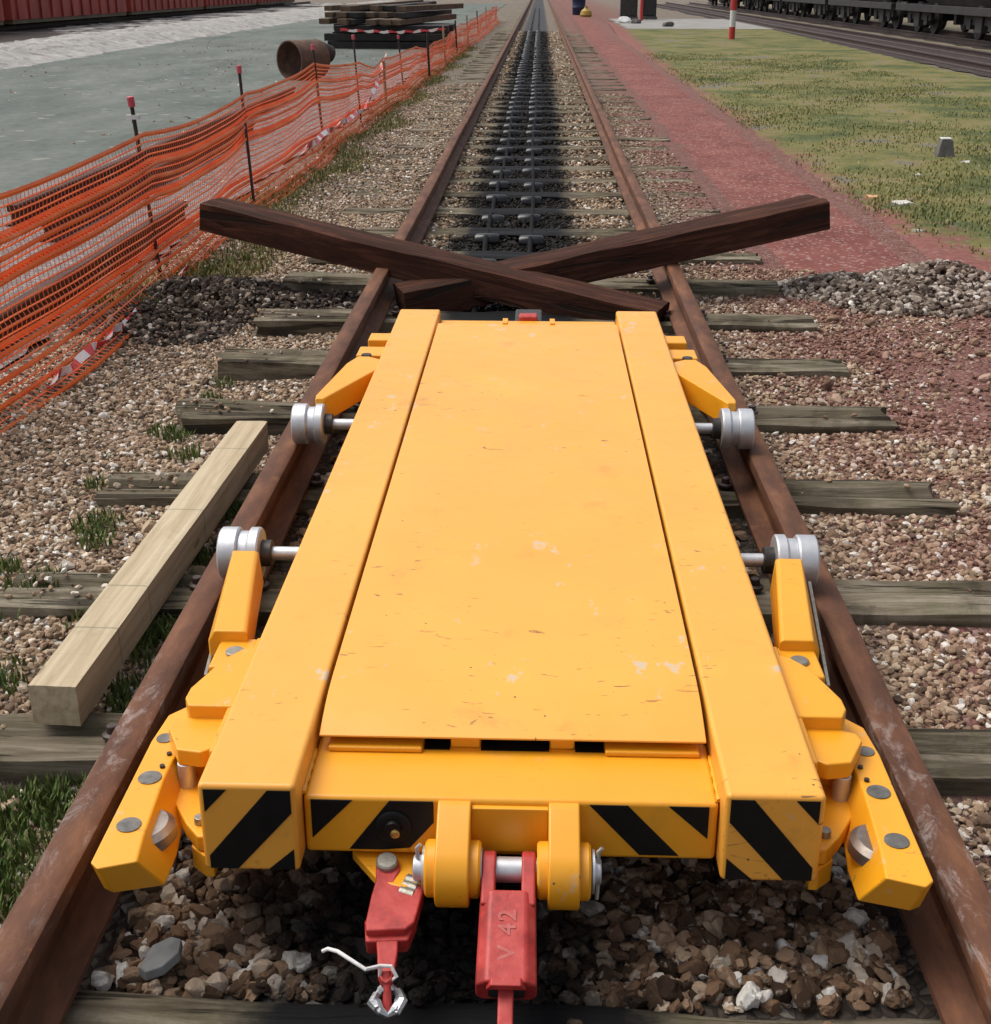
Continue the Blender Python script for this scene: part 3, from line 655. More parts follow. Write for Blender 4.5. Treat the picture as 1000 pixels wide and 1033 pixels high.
# brackets, guide shoes, wheel arms on either side
for s in (-1, 1):
    root = T
    # curved gusset
    poly = [(.505, 2.29), (.545, 2.268), (.575, 2.225), (.612, 2.11), (.613, 2.075), (.600, 2.045), (.505, 2.045)]
    m = MB(); m.prism_z(sx(poly, s), .05, .131); m.build('corner_gusset', PA, T, .004, 2)
    m = MB(); m.tube([(CX + s*.512, 2.045 + k*.0137, .1325 + .0012*math.sin(k*2.4)) for k in range(19)], [.0045 + .0012*math.sin(k*1.9) for k in range(19)], 7)
    m.build('weld_bead', PA, T)
    # hinge bracket: an upper and a lower ear with the pin showing between them
    poly = [(.505, 2.062), (.572, 2.062), (.626, 2.035), (.630, 2.01), (.596, 1.940), (.552, 1.932), (.505, 1.965)]
    m = MB(); m.prism_z(sx(poly, s), .070, .104); br = m.build('guide_bracket', PA, T, .004, 2)
    poly = [(.505, 2.06), (.57, 2.06), (.62, 2.03), (.600, 1.985), (.505, 2.0)]
    m = MB(); m.prism_z(sx(poly, s), -.01, .0695); m.build('bracket_web', PA, br, .003)
    poly = [(.505, 2.00), (.585, 2.00), (.612, 1.955), (.604, 1.91), (.560, 1.835), (.532, 1.80), (.505, 1.80)]
    m = MB(); m.prism_z(sx(poly, s), -.010, .022); m.build('lower_ear', PA, br, .004, 2)
    m = MB(); m.cyl((CX+s*.586, 1.952, -.005), (CX+s*.586, 1.952, .0705), .0155, 24); m.build('pivot_pin', M['steel'], br, .002)
    poly = [(.505, 1.86), (.556, 1.86), (.548, 1.815), (.520, 1.79), (.505, 1.79)]
    m = MB(); m.prism_z(sx(poly, s), -.055, -.0105); lp = m.build('stop_plate', PA, br, .003, 2)
    m = MB(); m.cyl((CX+s*.536, 1.838, -.012), (CX+s*.536, 1.838, .036), .010, 20); m.build('stop_pin', M['bolt'], lp, .002)
    # guide shoe: flat bar along the rail with a sloped nose
    top = [(.668, 1.668), (.668, 1.74), (.668, 2.02), (.660, 2.11), (.630, 2.145), (.595, 2.12), (.600, 2.03), (.612, 1.96), (.612, 1.90), (.602, 1.74), (.594, 1.672), (.652, 1.652)]
    bot = [(.664, 1.700), (.668, 1.75), (.668, 2.02), (.660, 2.11), (.630, 2.145), (.595, 2.12), (.590, 2.03), (.585, 1.96), (.580, 1.90), (.566, 1.79), (.566, 1.712), (.645, 1.690)]
    A = [(CX+s*x, y, -.012) for x, y in bot]; B = [(CX+s*x, y, .066 + .004*(y-1.67)/.4) for x, y in top]
    m = MB(); m.loft(A, B); shoe = m.build('guide_shoe', PA, T, .004, 2)
    for by, bxx, rr in ((1.766, .634, .0205), (1.902, .637, .0205), (2.028, .644, .016)):
        m = MB(); m.cyl((CX+s*bxx, by, .050), (CX+s*bxx, by, .0680 + (by-1.67)*.01), rr, 30); m.build('shoe_bolt', M['socket'], shoe, .0006)
    for hy, hx in ((1.975, .622), (1.935, .624)):
        m = MB(); m.cyl((CX+s*(hx), hy, .058), (CX+s*(hx), hy, .0738), .0046, 12); m.build('screw_head', M['dark_steel'], shoe)
    m = MB(); m.lathe((CX+s*.622, 1.795, .030), (s*.12, 0, 1), [(-.022, .044), (-.012, .056), (.008, .056), (.018, .046)], 36); m.build('guide_roller', M['worn_steel'], shoe)
    # near wheel arm, parallel to the rail
    m = MB(); bx(m, s, .528, .606, 2.215, 2.335, .045, .118); pv = m.build('pivot_block', PA, T, .006, 2)
    m = MB(); m.lathe((CX+s*.564, 2.272, .1175), (0, 0, 1), [(0, .019), (.005, .019), (.007, .017)], 28); m.build('bolt_head', M['bolt'], pv)
    A = [(s*x, y, z) for x, y, z in ((.540, 2.320, .055), (.622, 2.320, .055), (.622, 2.320, .118), (.608, 2.320, .142), (.546, 2.320, .142), (.540, 2.320, .136))]
    B = [(s*x, y, z) for x, y, z in ((.600, 2.760, .040), (.672, 2.760, .040), (.672, 2.760, .108), (.658, 2.72, .142), (.606, 2.72, .142), (.600, 2.73, .136))]
    m = MB(); m.loft(A, B); arm = m.build('wheel_arm', PA, T, .006, 2)
    m = MB(); A = [(CX+s*x, y, z) for x, y, z in ((.616, 2.24, -.01), (.622, 2.24, -.01), (.622, 2.24, .085), (.616, 2.24, .085))]
    B = [(CX+s*x, y, z) for x, y, z in ((.670, 2.72, -.01), (.677, 2.72, -.01), (.677, 2.72, .085), (.670, 2.72, .085))]
    m.loft(A, B); m.build('guard_strip', M['bolt'], arm)
    m = MB(); bx(m, s, .505, .525, 2.40, 2.58, .06, .105); m.build('arm_stop', PA, T, .004)
    # far wheel arm, running diagonally in to the frame
    poly = [(.640, 3.915), (.668, 3.915), (.672, 3.95), (.625, 4.33), (.598, 4.42), (.555, 4.42), (.508, 4.38), (.508, 4.26)]
    m = MB(); m.prism_z(sx(poly, s), .058, .140); arm2 = m.build('wheel_arm', PA, T, .006, 2)
    m = MB(); bx(m, s, .508, .612, 4.47, 4.59, .050, .130); bx(m, s, .508, .59, 4.64, 4.74, .05, .142); m.build('pivot_block', PA, T, .006, 2)
    m = MB(); m.lathe((CX+s*.57, 4.445, .11), (0, 0, 1), [(0, .018), (.03, .018)], 20); m.build('bolt_head', M['dark_steel'], arm2)
    # wheels on stub axles
    for wy in (2.88, 3.885):
        w = empty('wheel', (s*.68 - CX, wy - 1.75, .07), None, None); w.parent = T
        wr = .064
        m = MB(); m.lathe((0, wy, wr), (s, 0, 0), [(.678, .050), (.679, .061), (.683, .0645), (.722, .064), (.726, .060), (.727, .036)], 56); m.build('tyre', M['steel'], w)
        m = MB(); m.lathe((0, wy, wr), (s, 0, 0), [(.626, .036), (.627, .061), (.631, .0645), (.651, .0645), (.655, .059), (.658, .055), (.678, .055)], 56); m.build('flange', M['steel'], w)
        m = MB(); m.lathe((0, wy, wr), (s, 0, 0), [(.600, .028), (.602, .033), (.626, .033)], 36); m.build('axle_collar', M['dark_steel'], w)
        m = MB(); m.cyl((s*.50, wy, wr), (s*.602, wy, wr), .017, 28); m.build('stub_axle', M['steel'], w)
# rear hitch seen over the far edge of the deck
m = MB(); m.box(-.045, .065, 5.06, 5.26, .02, .115); rb = m.build('rear_hitch_block', M['dark_steel'], T, .008)
m = MB(); m.box(-.028, .046, 5.02, 5.085, .10, .142); m.build('rear_hitch_clevis', M['red_paint'], T, .008)

# ------------------------------------------------------------------ red tow clevis and rod
tc = empty('tow_clevis', (.007, PY, -.02), 'long red tow clevis with V 42 on it, pinned at the centre of the trolley', 'tow clevis')
ax = Vector((0, -.198, -.088)).normalized(); up = Vector((1, 0, 0)).cross(ax) * -1
if up.z < 0: up = -up
C0 = Vector((.007, PY, PZ))
def fr(x, d, h): return C0 + Vector((x, 0, 0)) + ax*d + up*h
for x0, x1 in ((-.043, -.020), (.022, .045)):
    pl = [(.27, .028)]
    ring = [(-.030*math.cos(R(a)), .030*math.sin(R(a))) for a in range(-90, 91, 15)]
    prof = [(d, h) for d, h in ring] + [(.075, .026), (.075, -.026)]
    m = MB(); m.loft([fr(x0, d, h) for d, h in prof], [fr(x1, d, h) for d, h in prof]); m.build('clevis_arm', M['red_paint'], tc, .004, 2)
sec0 = [(-.036, -.030), (.038, -.030), (.046, -.020), (.046, .016), (.030, .030), (-.028, .030), (-.044, .016), (-.044, -.020)]
m = MB(); m.loft([fr(x, .050, h) for x, h in sec0], [fr(x*1.06, .205, h*1.1) for x, h in sec0]); body = m.build('clevis_body', M['red_paint'], tc, .005, 2)
m = MB(); m.loft([fr(x*.62 + .001, .206, h*.62) for x, h in sec0], [fr(x*.62 + .001, .2075, h*.62) for x, h in sec0]); m.build('mouth_shade_plate', M['dark_steel'], body)  # dark plate on the solid end, coloured as the shade of a hollow
rod = [(-.011, -.016), (.013, -.016), (.013, .012), (-.011, .012)]
m = MB(); m.loft([fr(x, .16, h) for x, h in rod], [fr(x, .46, h) for x, h in rod]); m.build('tow_rod', M['red_paint'], tc, .003)
m = MB(); m.loft([fr(x, .198, h) for x, h in ((-.030, .02), (.032, .02), (.024, .036), (-.022, .036))], [fr(x, .212, h) for x, h in ((-.030, .02), (.032, .02), (.024, .036), (-.022, .036))]); m.build('lip', M['red_paint'], body, .002)
def text_mesh(body_, size, depth):
    cu = bpy.data.curves.new('lettering', 'FONT'); cu.body = body_; cu.size = size; cu.extrude = depth; cu.align_x = 'CENTER'; cu.align_y = 'CENTER'; cu.space_character = 1.15; cu.offset = .0006
    ob = bpy.data.objects.new('tmp', cu); COL.objects.link(ob); dg = bpy.context.evaluated_depsgraph_get(); dg.update()
    me = bpy.data.meshes.new_from_object(ob.evaluated_get(dg)); bpy.data.objects.remove(ob); return me
me = text_mesh('V 42', .040, .0013); me.materials.clear(); me.materials.append(M['red_letter'] if 'red_letter' in M else simple('worn raised letters', [(.3, (.38, .045, .038)), (.7, (.50, .14, .12))], 60, .5))
lt = bpy.data.objects.new('lettering', me); COL.objects.link(lt); lt.parent = body
# text x axis runs back toward the trolley, text y axis to picture left
tx, ty = -ax, Vector((-1, 0, 0)); tz = tx.cross(ty)
pos = fr(.002, .128, .0312) - world_loc(body)
mt = Matrix((( tx.x, ty.x, tz.x, pos.x), (tx.y, ty.y, tz.y, pos.y), (tx.z, ty.z, tz.z, pos.z), (0, 0, 0, 1))); lt.matrix_local = mt

# ------------------------------------------------------------------ second red coupling, with clip and cord
cp = empty('drawbar_coupling', (-.2, 1.785, -.03), 'short red forked coupling bolted left of the hitch pin', 'coupling')
B0 = Vector((-.198, 1.775, -.010)); ad = Vector((.028, -.285, -.055)).normalized(); as_ = Vector((1, .10, 0)); as_ = (as_ - ad*as_.dot(ad)).normalized(); au = as_.cross(ad)
if au.z < 0: au = -au
def fc(x, d, h): return B0 + as_*x*.86 + ad*d*.86 + au*h*.9
pl = [(-.022, -.012), (0, -.026), (.022, -.014), (.026, .012), (.016, .040), (.020, .052), (.036, .062), (.052, .060), (.062, .050), (.072, .060), (.066, .088), (.052, .142), (.036, .158), (-.038, .158), (-.040, .140), (-.030, .075), (-.022, .040)]
m = MB(); m.loft([fc(x, d, -.030) for x, d in pl], [fc(x, d, .004) for x, d in pl]); jw = m.build('coupling_jaw', M['red_paint'], cp, .004, 2)
m = MB(); m.loft([fc(x, d, -.052) for x, d in ((-.040, .118), (.056, .118), (.038, .166), (-.038, .166))], [fc(x, d, -.012) for x, d in ((-.043, .118), (.058, .118), (.040, .170), (-.040, .170))]); m.build('jaw_block', M['red_paint'], jw, .004)
pl = [(-.022, .14), (.022, .14), (.020, .195), (.014, .235), (.010, .252), (0, .260), (-.010, .254), (-.016, .238), (-.018, .19)]
m = MB(); m.loft([fc(x, d, -.034) for x, d in pl], [fc(x, d, -.014) for x, d in pl]); m.build('tongue', M['red_paint'], cp, .003)
m = MB(); m.lathe(fc(0, 0, .004), au, [(0, .0185), (.007, .0185), (.010, .016)], 26); m.build('coupling_bolt', M['bolt'], cp)
m = MB()
for k in range(3): m.lathe(fc(.050 - .006*k, .040 + .014*k, -.008), (as_*.9 + ad*.4), [(-.014, .010), (-.012, .013), (.012, .013), (.014, .010)], 18)
m.build('chain_link', M['bolt'], cp)
m = MB(); m.tube([fc(0, .236, -.012), fc(.001, .262, -.030), fc(.000, .285, -.045), fc(.001, .300, -.056)], [.007, .006, .008, .006], 10); m.build('hook_end', M['red_paint'], cp)
# crumpled clip, cord
bm = bmesh.new(); bmesh.ops.create_torus if False else None
m = MB(); c = fc(.002, .276, -.040)
ringv = []
for k in range(11):
    a = 2*math.pi*k/10 + .3; ringv.append(c + as_*(.019*math.cos(a)) + ad*(.024*math.sin(a)) + au*(.004*math.sin(3*a)))
m.tube(ringv, [.007 + .003*math.sin(k*2.1) for k in range(11)], 7)
m.tube([c + as_*-.018 + ad*-.012, c + as_*-.024 + ad*.004, c + as_*-.016 + ad*.020 + au*.006], [.006, .009, .006], 7)
m.tube([c + as_*.016 + ad*-.016, c + as_*.022 + ad*.006 + au*.005, c + as_*.012 + ad*.024], [.006, .009, .007], 7)
tag(m.build('wire_clip', M['foil'], origin=c, smooth_angle=20), 'crumpled silvery wire clip hanging on the tip of the small red coupling', 'clip')
q0 = fc(.004, .236, -.004)
m = MB(); m.tube([Vector((-.281, 1.598, -.040)), Vector((-.272, 1.597, -.034)), Vector((-.255, 1.585, -.028)), Vector((-.232, 1.567, -.028)), Vector((-.208, 1.556, -.036)), q0 + as_*-.012 + au*.006, q0 + as_*.004 + au*.004, q0 + as_*.012 + ad*.01 + au*-.008, q0 + as_*.0 + ad*.012 - au*.018, q0 + as_*-.014 + ad*.004 - au*.012, q0 + as_*-.012 + au*.004], .0032, 8)
tag(m.build('tie_cord', M['cable'], origin=tuple(q0)), 'thin white cord tied through the tip of the small red coupling', 'cord')

# ------------------------------------------------------------------ crossed timbers, loose timber
def beam(name, a, b, w, h, mat, label, cat, seed, back=1, rag=.75):
    """a squared timber whose near lower edge runs a -> b"""
    a = Vector(a); b = Vector(b); d = (b - a); L = d.length; d.normalize()
    side = Vector((-d.y, d.x, 0)).normalized() * back; u = d.cross(side); u = u if u.z > 0 else -u
    me = sleeper_mesh(seed, L, w, h, rag, False, .006); me.materials.clear(); me.materials.append(mat)
    o = bpy.data.objects.new(name, me); COL.objects.link(o)
    c = (a + b)/2 + side*w/2 + u*h
    X = d if True else d; Y = u.cross(X)
    o.matrix_world = Matrix(((X.x, Y.x, u.x, c.x), (X.y, Y.y, u.y, c.y), (X.z, Y.z, u.z, c.z), (0, 0, 0, 1)))
    return tag(o, label, cat)
beam('crossing_timber', (-1.80, 7.02, .115), (.60, 6.09, -.235), .23, .15, M['tarred'], 'dark tarred timber lying across the left rail, in front of the other', 'timber', 11)
beam('crossing_timber', (-.60, 6.33, -.215), (1.62, 7.05, .140), .25, .155, M['tarred'], 'dark tarred timber propped up over the right rail, behind the other', 'timber', 12)
me = None
m = MB()
A0 = Vector((-1.056, 2.42, -.152)); B0_ = Vector((-.998, 4.25, -.150))
d = B0_ - A0; sd = Vector((d.y, -d.x, 0)).normalized()
o = beam('squared_timber', tuple(A0), tuple(B0_), .106, .100, M['pale_wood'], 'pale freshly sawn square timber lying beside the rail', 'timber', 21, back=-1, rag=.1)
o.data.shade_smooth(); o.data.set_sharp_from_angle(angle=R(30))
# sawn wood grain runs along local x of this mesh: rotate texture by giving the mesh y as its length
for v in o.data.vertices: v.co = (-v.co.y, v.co.x, v.co.z)
o.matrix_world = o.matrix_world @ Matrix.Rotation(R(-90), 4, 'Z')

# ------------------------------------------------------------------ rollers and haulage ropes between the rails
def roller_proto():
    m = MB(); m.lathe((0, 0, 0), (1, 0, 0), [(-.080, .018), (-.077, .040), (-.062, .048), (0, .050), (.062, .048), (.077, .040), (.080, .018)], 22)
    return m
rp = roller_proto().build('track_roller', M['roller_steel'])
first = True; gaps = [(SY[i] + SY[i+1])/2 for i in range(6, len(SY)-1)]
for gy in gaps:
    for lx, w in ((-.275, 'left'), (-.005, 'right')):
        if gy < 7: continue
        if first: o = rp; first = False
        else: o = rp.copy(); COL.objects.link(o)
        o.location = (lx + random.uniform(-.012, .012), gy + random.uniform(-.07, .07), -.172 + random.uniform(-.006, .006)); o.rotation_euler = (random.uniform(0, 6), 0, random.uniform(-.05, .05))
        tag(o, 'greasy black roller of the %s row between the rails' % w, 'roller', 'rollers of the %s row between the rails' % w)
for lx, lb in ((-.275, 'greasy black haulage rope over the left row of rollers'), (-.005, 'greasy black haulage rope over the right row of rollers')):
    m = MB(); pts = []
    y = 5.6
    while y < 90:
        k = min([abs(y - g) for g in gaps]) if y < 46 else .3
        pts.append((lx + .012*math.sin(y*.8 + lx*9), y, -.128 + .022*math.cos(min(k, .38)/.38*math.pi) - .018)); y += .09 if y < 20 else .5
    m.tube([(x_, y_, z_ - .012) for x_, y_, z_ in pts], .017, 8); tag(m.build('haulage_rope', M['grease'], origin=(lx, 5.6, -.14)), lb, 'rope')

# ------------------------------------------------------------------ stones
def not_rail(x, y): return (np.abs(np.abs(x) - RX) > .072)
SYA = np.array(SY)
def near_sleeper(x, y, pad=.02):
    d = np.abs(y[:, None] - SYA[None]).min(1); return (d < .122 + pad) & (np.abs(x) < 1.37)
def inner_z(x, y): return gz(x, y)
g = []
P1, r1 = scatter(6000, -.70, .70, 1.25, 2.5, .009, .023, .55, lambda x, y: ~near_sleeper(x, y, .01) & not_rail(x, y), pw=1.2); g.append((PROTO_XX, P1, r1))
P1, r1 = scatter(900, -.70, .70, 1.25, 2.3, .012, .026, 1.1, lambda x, y: ~near_sleeper(x, y, .02) & not_rail(x, y), pw=1.5); g.append((PROTO_XX, P1, r1))
P1, r1 = scatter(2600, -.70, .70, 2.5, 5.0, .012, .03, .5, lambda x, y: ~near_sleeper(x, y) & not_rail(x, y)); g.append((PROTO_LO, P1, r1))
P1, r1 = scatter(60, -.66, .66, 1.35, 1.72, .005, .013, .6, lambda x, y: near_sleeper(x, y, -.02), zf=lambda x, y: -.186 + 0*x); g.append((PROTO_HI, P1, r1))
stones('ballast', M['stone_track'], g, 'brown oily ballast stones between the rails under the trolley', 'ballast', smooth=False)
g = []
lift_in = lambda x, y: gz(x, y) + .028*sm(y, 6, 8)
P1, r1 = scatter(15000, -.69, .69, 5.0, 12, .008, .019, .6, lambda x, y: not_rail(x, y) & ~(near_sleeper(x, y, -.012) & (RNG.uniform(0, 1, len(x)) < .93)), zf=lift_in); g.append((PROTO_LO, P1, r1))
P1, r1 = scatter(5500, -.69, .69, 24, 46, .018, .034, .5, not_rail, zf=lambda x, y: gz(x, y) + .045); g.append((PROTO_LO, P1, r1))
P1, r1 = scatter(8500, -.69, .69, 12, 24, .011, .023, .6, lambda x, y: not_rail(x, y) & ~(near_sleeper(x, y, -.03) & (RNG.uniform(0, 1, len(x)) < .8)), zf=lambda x, y: gz(x, y) + .036); g.append((PROTO_LO, P1, r1))
stones('ballast', M['stone_far'], g, 'tan ballast between the rails beyond the crossed timbers', 'ballast')
g = []
clear_l = lambda x, y: not_rail(x, y) & ~near_sleeper(x, y, .0)
P1, r1 = scatter(30000, -2.3, -.80, 1.7, 5.2, .0055, .0145, .5, lambda x, y: clear_l(x, y) & (x < -.85)); g.append((PROTO_HI, P1, r1))
P1, r1 = scatter(30000, -2.2, -.80, 5.2, 10, .006, .0150, .5, clear_l); g.append((PROTO_LO, P1, r1))
P1, r1 = scatter(13000, -2.1, -.80, 10, 22, .009, .019, .5, lambda x, y: not_rail(x, y)); g.append((PROTO_LO, P1, r1))
P1, r1 = scatter(1500, -1.37, -.82, 1.9, 9, .006, .014, .9, lambda x, y: near_sleeper(x, y, -.03) & (RNG.uniform(0,1,len(x)) < .12 + .88*(x < -1.12)), zf=lambda x, y: -.158 + 0*x); g.append((PROTO_HI, P1, r1))
P1, r1 = scatter(160, -2.1, -.9, 2, 8, .016, .027, .7, clear_l); g.append((PROTO_HI, P1, r1))
stones('ballast_shoulder', M['stone_fence'], g, 'pale ballast shoulder between the rail and the orange netting', 'ballast')
g = []
dens = lambda x, y: RNG.uniform(0, 1, len(x)) < np.clip(1.10 - .75*(x - 1.2) + .65*wob(x, y, 1.1), .07, 1)
P1, r1 = scatter(30000, .80, 2.4, 1.6, 4.6, .0055, .0145, .5, lambda x, y: clear_l(x, y) & dens(x, y)); g.append((PROTO_HI, P1, r1))
P1, r1 = scatter(20000, .80, 2.6, 4.6, 7.6, .006, .0155, .5, lambda x, y: clear_l(x, y) & dens(x, y) & (RNG.uniform(0, 1, len(x)) < 1.1 - .5*sm(x, 1.3, 1.8))); g.append((PROTO_LO, P1, r1))
P1, r1 = scatter(6500, .80, 1.35, 7.6, 20, .008, .017, .5, lambda x, y: not_rail(x, y) & (RNG.uniform(0, 1, len(x)) < 1.2 - (x - .8)*1.6)); g.append((PROTO_LO, P1, r1))
P1, r1 = scatter(260, -1.36, 1.36, 1.9, 9, .006, .014, .9, lambda x, y: near_sleeper(x, y, -.03) & (x > .82), zf=lambda x, y: -.158 + 0*x); g.append((PROTO_HI, P1, r1))
P1, r1 = scatter(150, .85, 2.2, 1.5, 7, .016, .028, .7, clear_l); g.append((PROTO_HI, P1, r1))
stones('ballast_shoulder', M['stone_red'], g, 'ballast shoulder strewn with red dust right of the rail', 'ballast')
n_ = 1500; yx = RNG.uniform(-9.6, -2.5, n_); yy_ = 9 + 30*RNG.uniform(0, 1, n_)**1.5; k_ = (np.sin(yx*1.3 + yy_*.35) + np.sin(yx*.7 - yy_*.9) + RNG.normal(0, .8, n_)) > .3
stones('yard_stones', M['stone_fence'], [(PROTO_LO, np.stack([yx, yy_, np.full(n_, -.183)], 1)[k_], RNG.uniform(.008, .03, n_)[k_])], 'loose stones scattered over the grey green yard', 'loose stones')
# heaps
def heap(name, mat, cx, cy, rx, ry, h, n, r0, r1, label, lob=()):
    def hz(x, y):
        z = gz(x, y); q = np.zeros_like(x)
        for ax_, ay, ex, ey, hh in ((cx, cy, rx, ry, h),) + tuple(lob):
            d = np.sqrt(((x-ax_)/ex)**2 + ((y-ay)/ey)**2); q = np.maximum(q, hh*np.clip(1 - d, 0, 1)**.9)
        return z, q
    allp = ((cx, cy, rx, ry, h),) + tuple(lob)
    X0 = min(a[0]-a[2] for a in allp); X1 = max(a[0]+a[2] for a in allp); Y0 = min(a[1]-a[3] for a in allp); Y1 = max(a[1]+a[3] for a in allp)
    x = RNG.uniform(X0, X1, n); y = RNG.uniform(Y0, Y1, n); z, q = hz(x, y); k = q > .006; x, y, z, q = x[k], y[k], z[k], q[k]
    r = r0 + (r1-r0)*RNG.uniform(0, 1, len(x))**2.2
    P = np.stack([x, y, z + q*np.where(RNG.uniform(0, 1, len(x)) < .75, 1, RNG.uniform(.3, 1, len(x)))], 1)
    return stones(name, mat, [(PROTO_HI, P, r)], label, 'gravel heap', kind='stuff')
heap('ballast_heap', M['stone_heap_dark'], -1.62, 6.78, .52, .55, .12, 5200, .009, .026, 'dark oily heap of ballast beside the orange netting', ((-1.25, 6.75, .50, .45, .06), (-1.85, 6.3, .45, .5, .065)))
heap('ballast_heap', M['stone_heap'], 2.28, 7.15, .45, .5, .15, 6500, .009, .027, 'mixed heap of ballast on the edge of the red path', ((1.75, 7.05, .45, .35, .09), (2.7, 6.85, .6, .45, .12), (2.05, 6.75, .5, .35, .09)))
m = MB()
pl = [(-.062, -.03), (-.03, -.055), (.02, -.05), (.058, -.015), (.05, .03), (.01, .05), (-.045, .035)]
q = Vector((-.585, 1.735, -.178))
m.loft([q + Vector((x*.6, y*.8, -.012 + .2*x)) for x, y in pl], [q + Vector((x*.57, y*.76, .008 + .2*x)) for x, y in pl])
tag(m.build('flat_stone', M['slate'], origin=tuple(q), bevel=.003), 'grey flat slate among brown ballast in front of the left shoe', 'stone')

# ------------------------------------------------------------------ weeds and grass
def blades(name, mat, pts, hgt, label, cat, wid=.0035, lean=.6, tone=None):
    n = len(pts); P = np.asarray(pts, float)
    a = RNG.uniform(0, 2*np.pi, n); h = hgt*RNG.uniform(.45, 1.25, n) if not hasattr(hgt, '__len__') else hgt
    l = RNG.uniform(.1, lean, n)*h; dx, dy = np.cos(a), np.sin(a); w = wid*RNG.uniform(.7, 1.4, n)
    b0 = P + np.stack([-dy*w, dx*w, 0*w], 1); b1 = P - np.stack([-dy*w, dx*w, 0*w], 1)
    mid = P + np.stack([dx*l*.35, dy*l*.35, h*.6], 1); m0 = mid + np.stack([-dy*w*.75, dx*w*.75, 0*w], 1); m1 = mid - np.stack([-dy*w*.75, dx*w*.75, 0*w], 1)
    t = P + np.stack([dx*l, dy*l, h], 1)
    V = np.stack([b0, b1, m1, m0, t], 1).reshape(-1, 3); k = np.arange(n)*5
    F = np.concatenate([np.stack([k, k+1, k+2], 1), np.stack([k, k+2, k+3], 1), np.stack([k+3, k+2, k+4], 1)])
    T = RNG.beta(2, 2.4, n) if tone is None else tone
    return tag(np_mesh(name, V, F, mat, np.tile(T, 3)), label, cat, None, 'stuff')
def tufts(centres, n, rad):
    out = []
    for (cx, cy, k, rr) in centres:
        k = int(k*n); r = rr*rad*np.sqrt(RNG.uniform(0, 1, k)); a = RNG.uniform(0, 2*np.pi, k)
        x, y = cx + r*np.cos(a), cy + r*np.sin(a)*1.2; out.append(np.stack([x, y, gz(x, y) + .012], 1))
    return np.concatenate(out)
tc_ = [(-1.30, 3.62, 1, 1), (-1.27, 3.50, .7, .8), (-1.30, 4.55, .6, .8), (-1.38, 4.62, .5, .8), (-1.22, 4.35, .5, .8), (-1.42, 2.95, .5, 1), (-1.5, 2.7, .8, 1.2), (-1.32, 2.66, .7, 1.0), (-1.30, 5.05, .4, .7), (-1.15, 4.05, .4, .8), (-1.42, 4.0, .4, .7), (-1.28, 5.25, .3, .6)]
for _ in range(24): tc_.append((random.uniform(-1.22, -.86), random.uniform(1.78, 2.30), random.uniform(.5, 1.3), random.uniform(.8, 1.4)))
for _ in range(26): tc_.append((random.uniform(-.98, -.845), random.uniform(2.4, 3.9), random.uniform(.3, .8), random.uniform(.5, .9)))
for _ in range(10): tc_.append((random.uniform(-1.5, -1.15), random.uniform(2.3, 3.3), random.uniform(.2, .6), random.uniform(.5, 1)))
blades('weeds', M['weed'], tufts(tc_, 130, .075), .036, 'low green weeds growing through the ballast on the left', 'weeds', .0032)
nb = 15000; y = 6.5 + 30*RNG.uniform(0, 1, nb)**1.8; x = -1.86 + .16*np.sin(y*1.7) + RNG.normal(0, .13, nb); k = (x < -1.35) & (RNG.uniform(0, 1, nb) < .5 + .5*np.sin(y*2.3)**2)
x, y = x[k], y[k]; blades('verge_grass', M['verge'], np.stack([x, y, gz(x, y)], 1), .05, 'thin grass along the foot of the orange netting', 'grass', .006)
nb = 75000; y = 6.3 + 26*RNG.uniform(0, 1, nb)**1.9; x = 2.4 + 4.2*RNG.uniform(0, 1, nb)
edge = np.interp(y, [6.3, 7.6, 10.6, 16, 30], [2.95, 2.75, 2.47, 2.42, 2.5]) + .07*np.sin(y*5) + RNG.normal(0, .10, nb)
dn = np.clip(.42 + .85*wob(x*.42, y*.33, 1.0) + .3*wob(x*1.7, y*1.3), .02, 1)
k = (x > edge) & (x < y*.52 + 1.0) & (RNG.uniform(0, 1, nb) < dn); x, y = x[k], y[k]
tn = np.clip(RNG.beta(2, 2.4, len(x)) + .22*wob(x*.4, y*.3), 0, 1)
blades('verge_grass', M['verge'], np.stack([x, y, -.184 + .008*wob(x, y, .8)], 1), .028, 'short patchy grass right of the red gravel path', 'grass', .006, tone=tn)

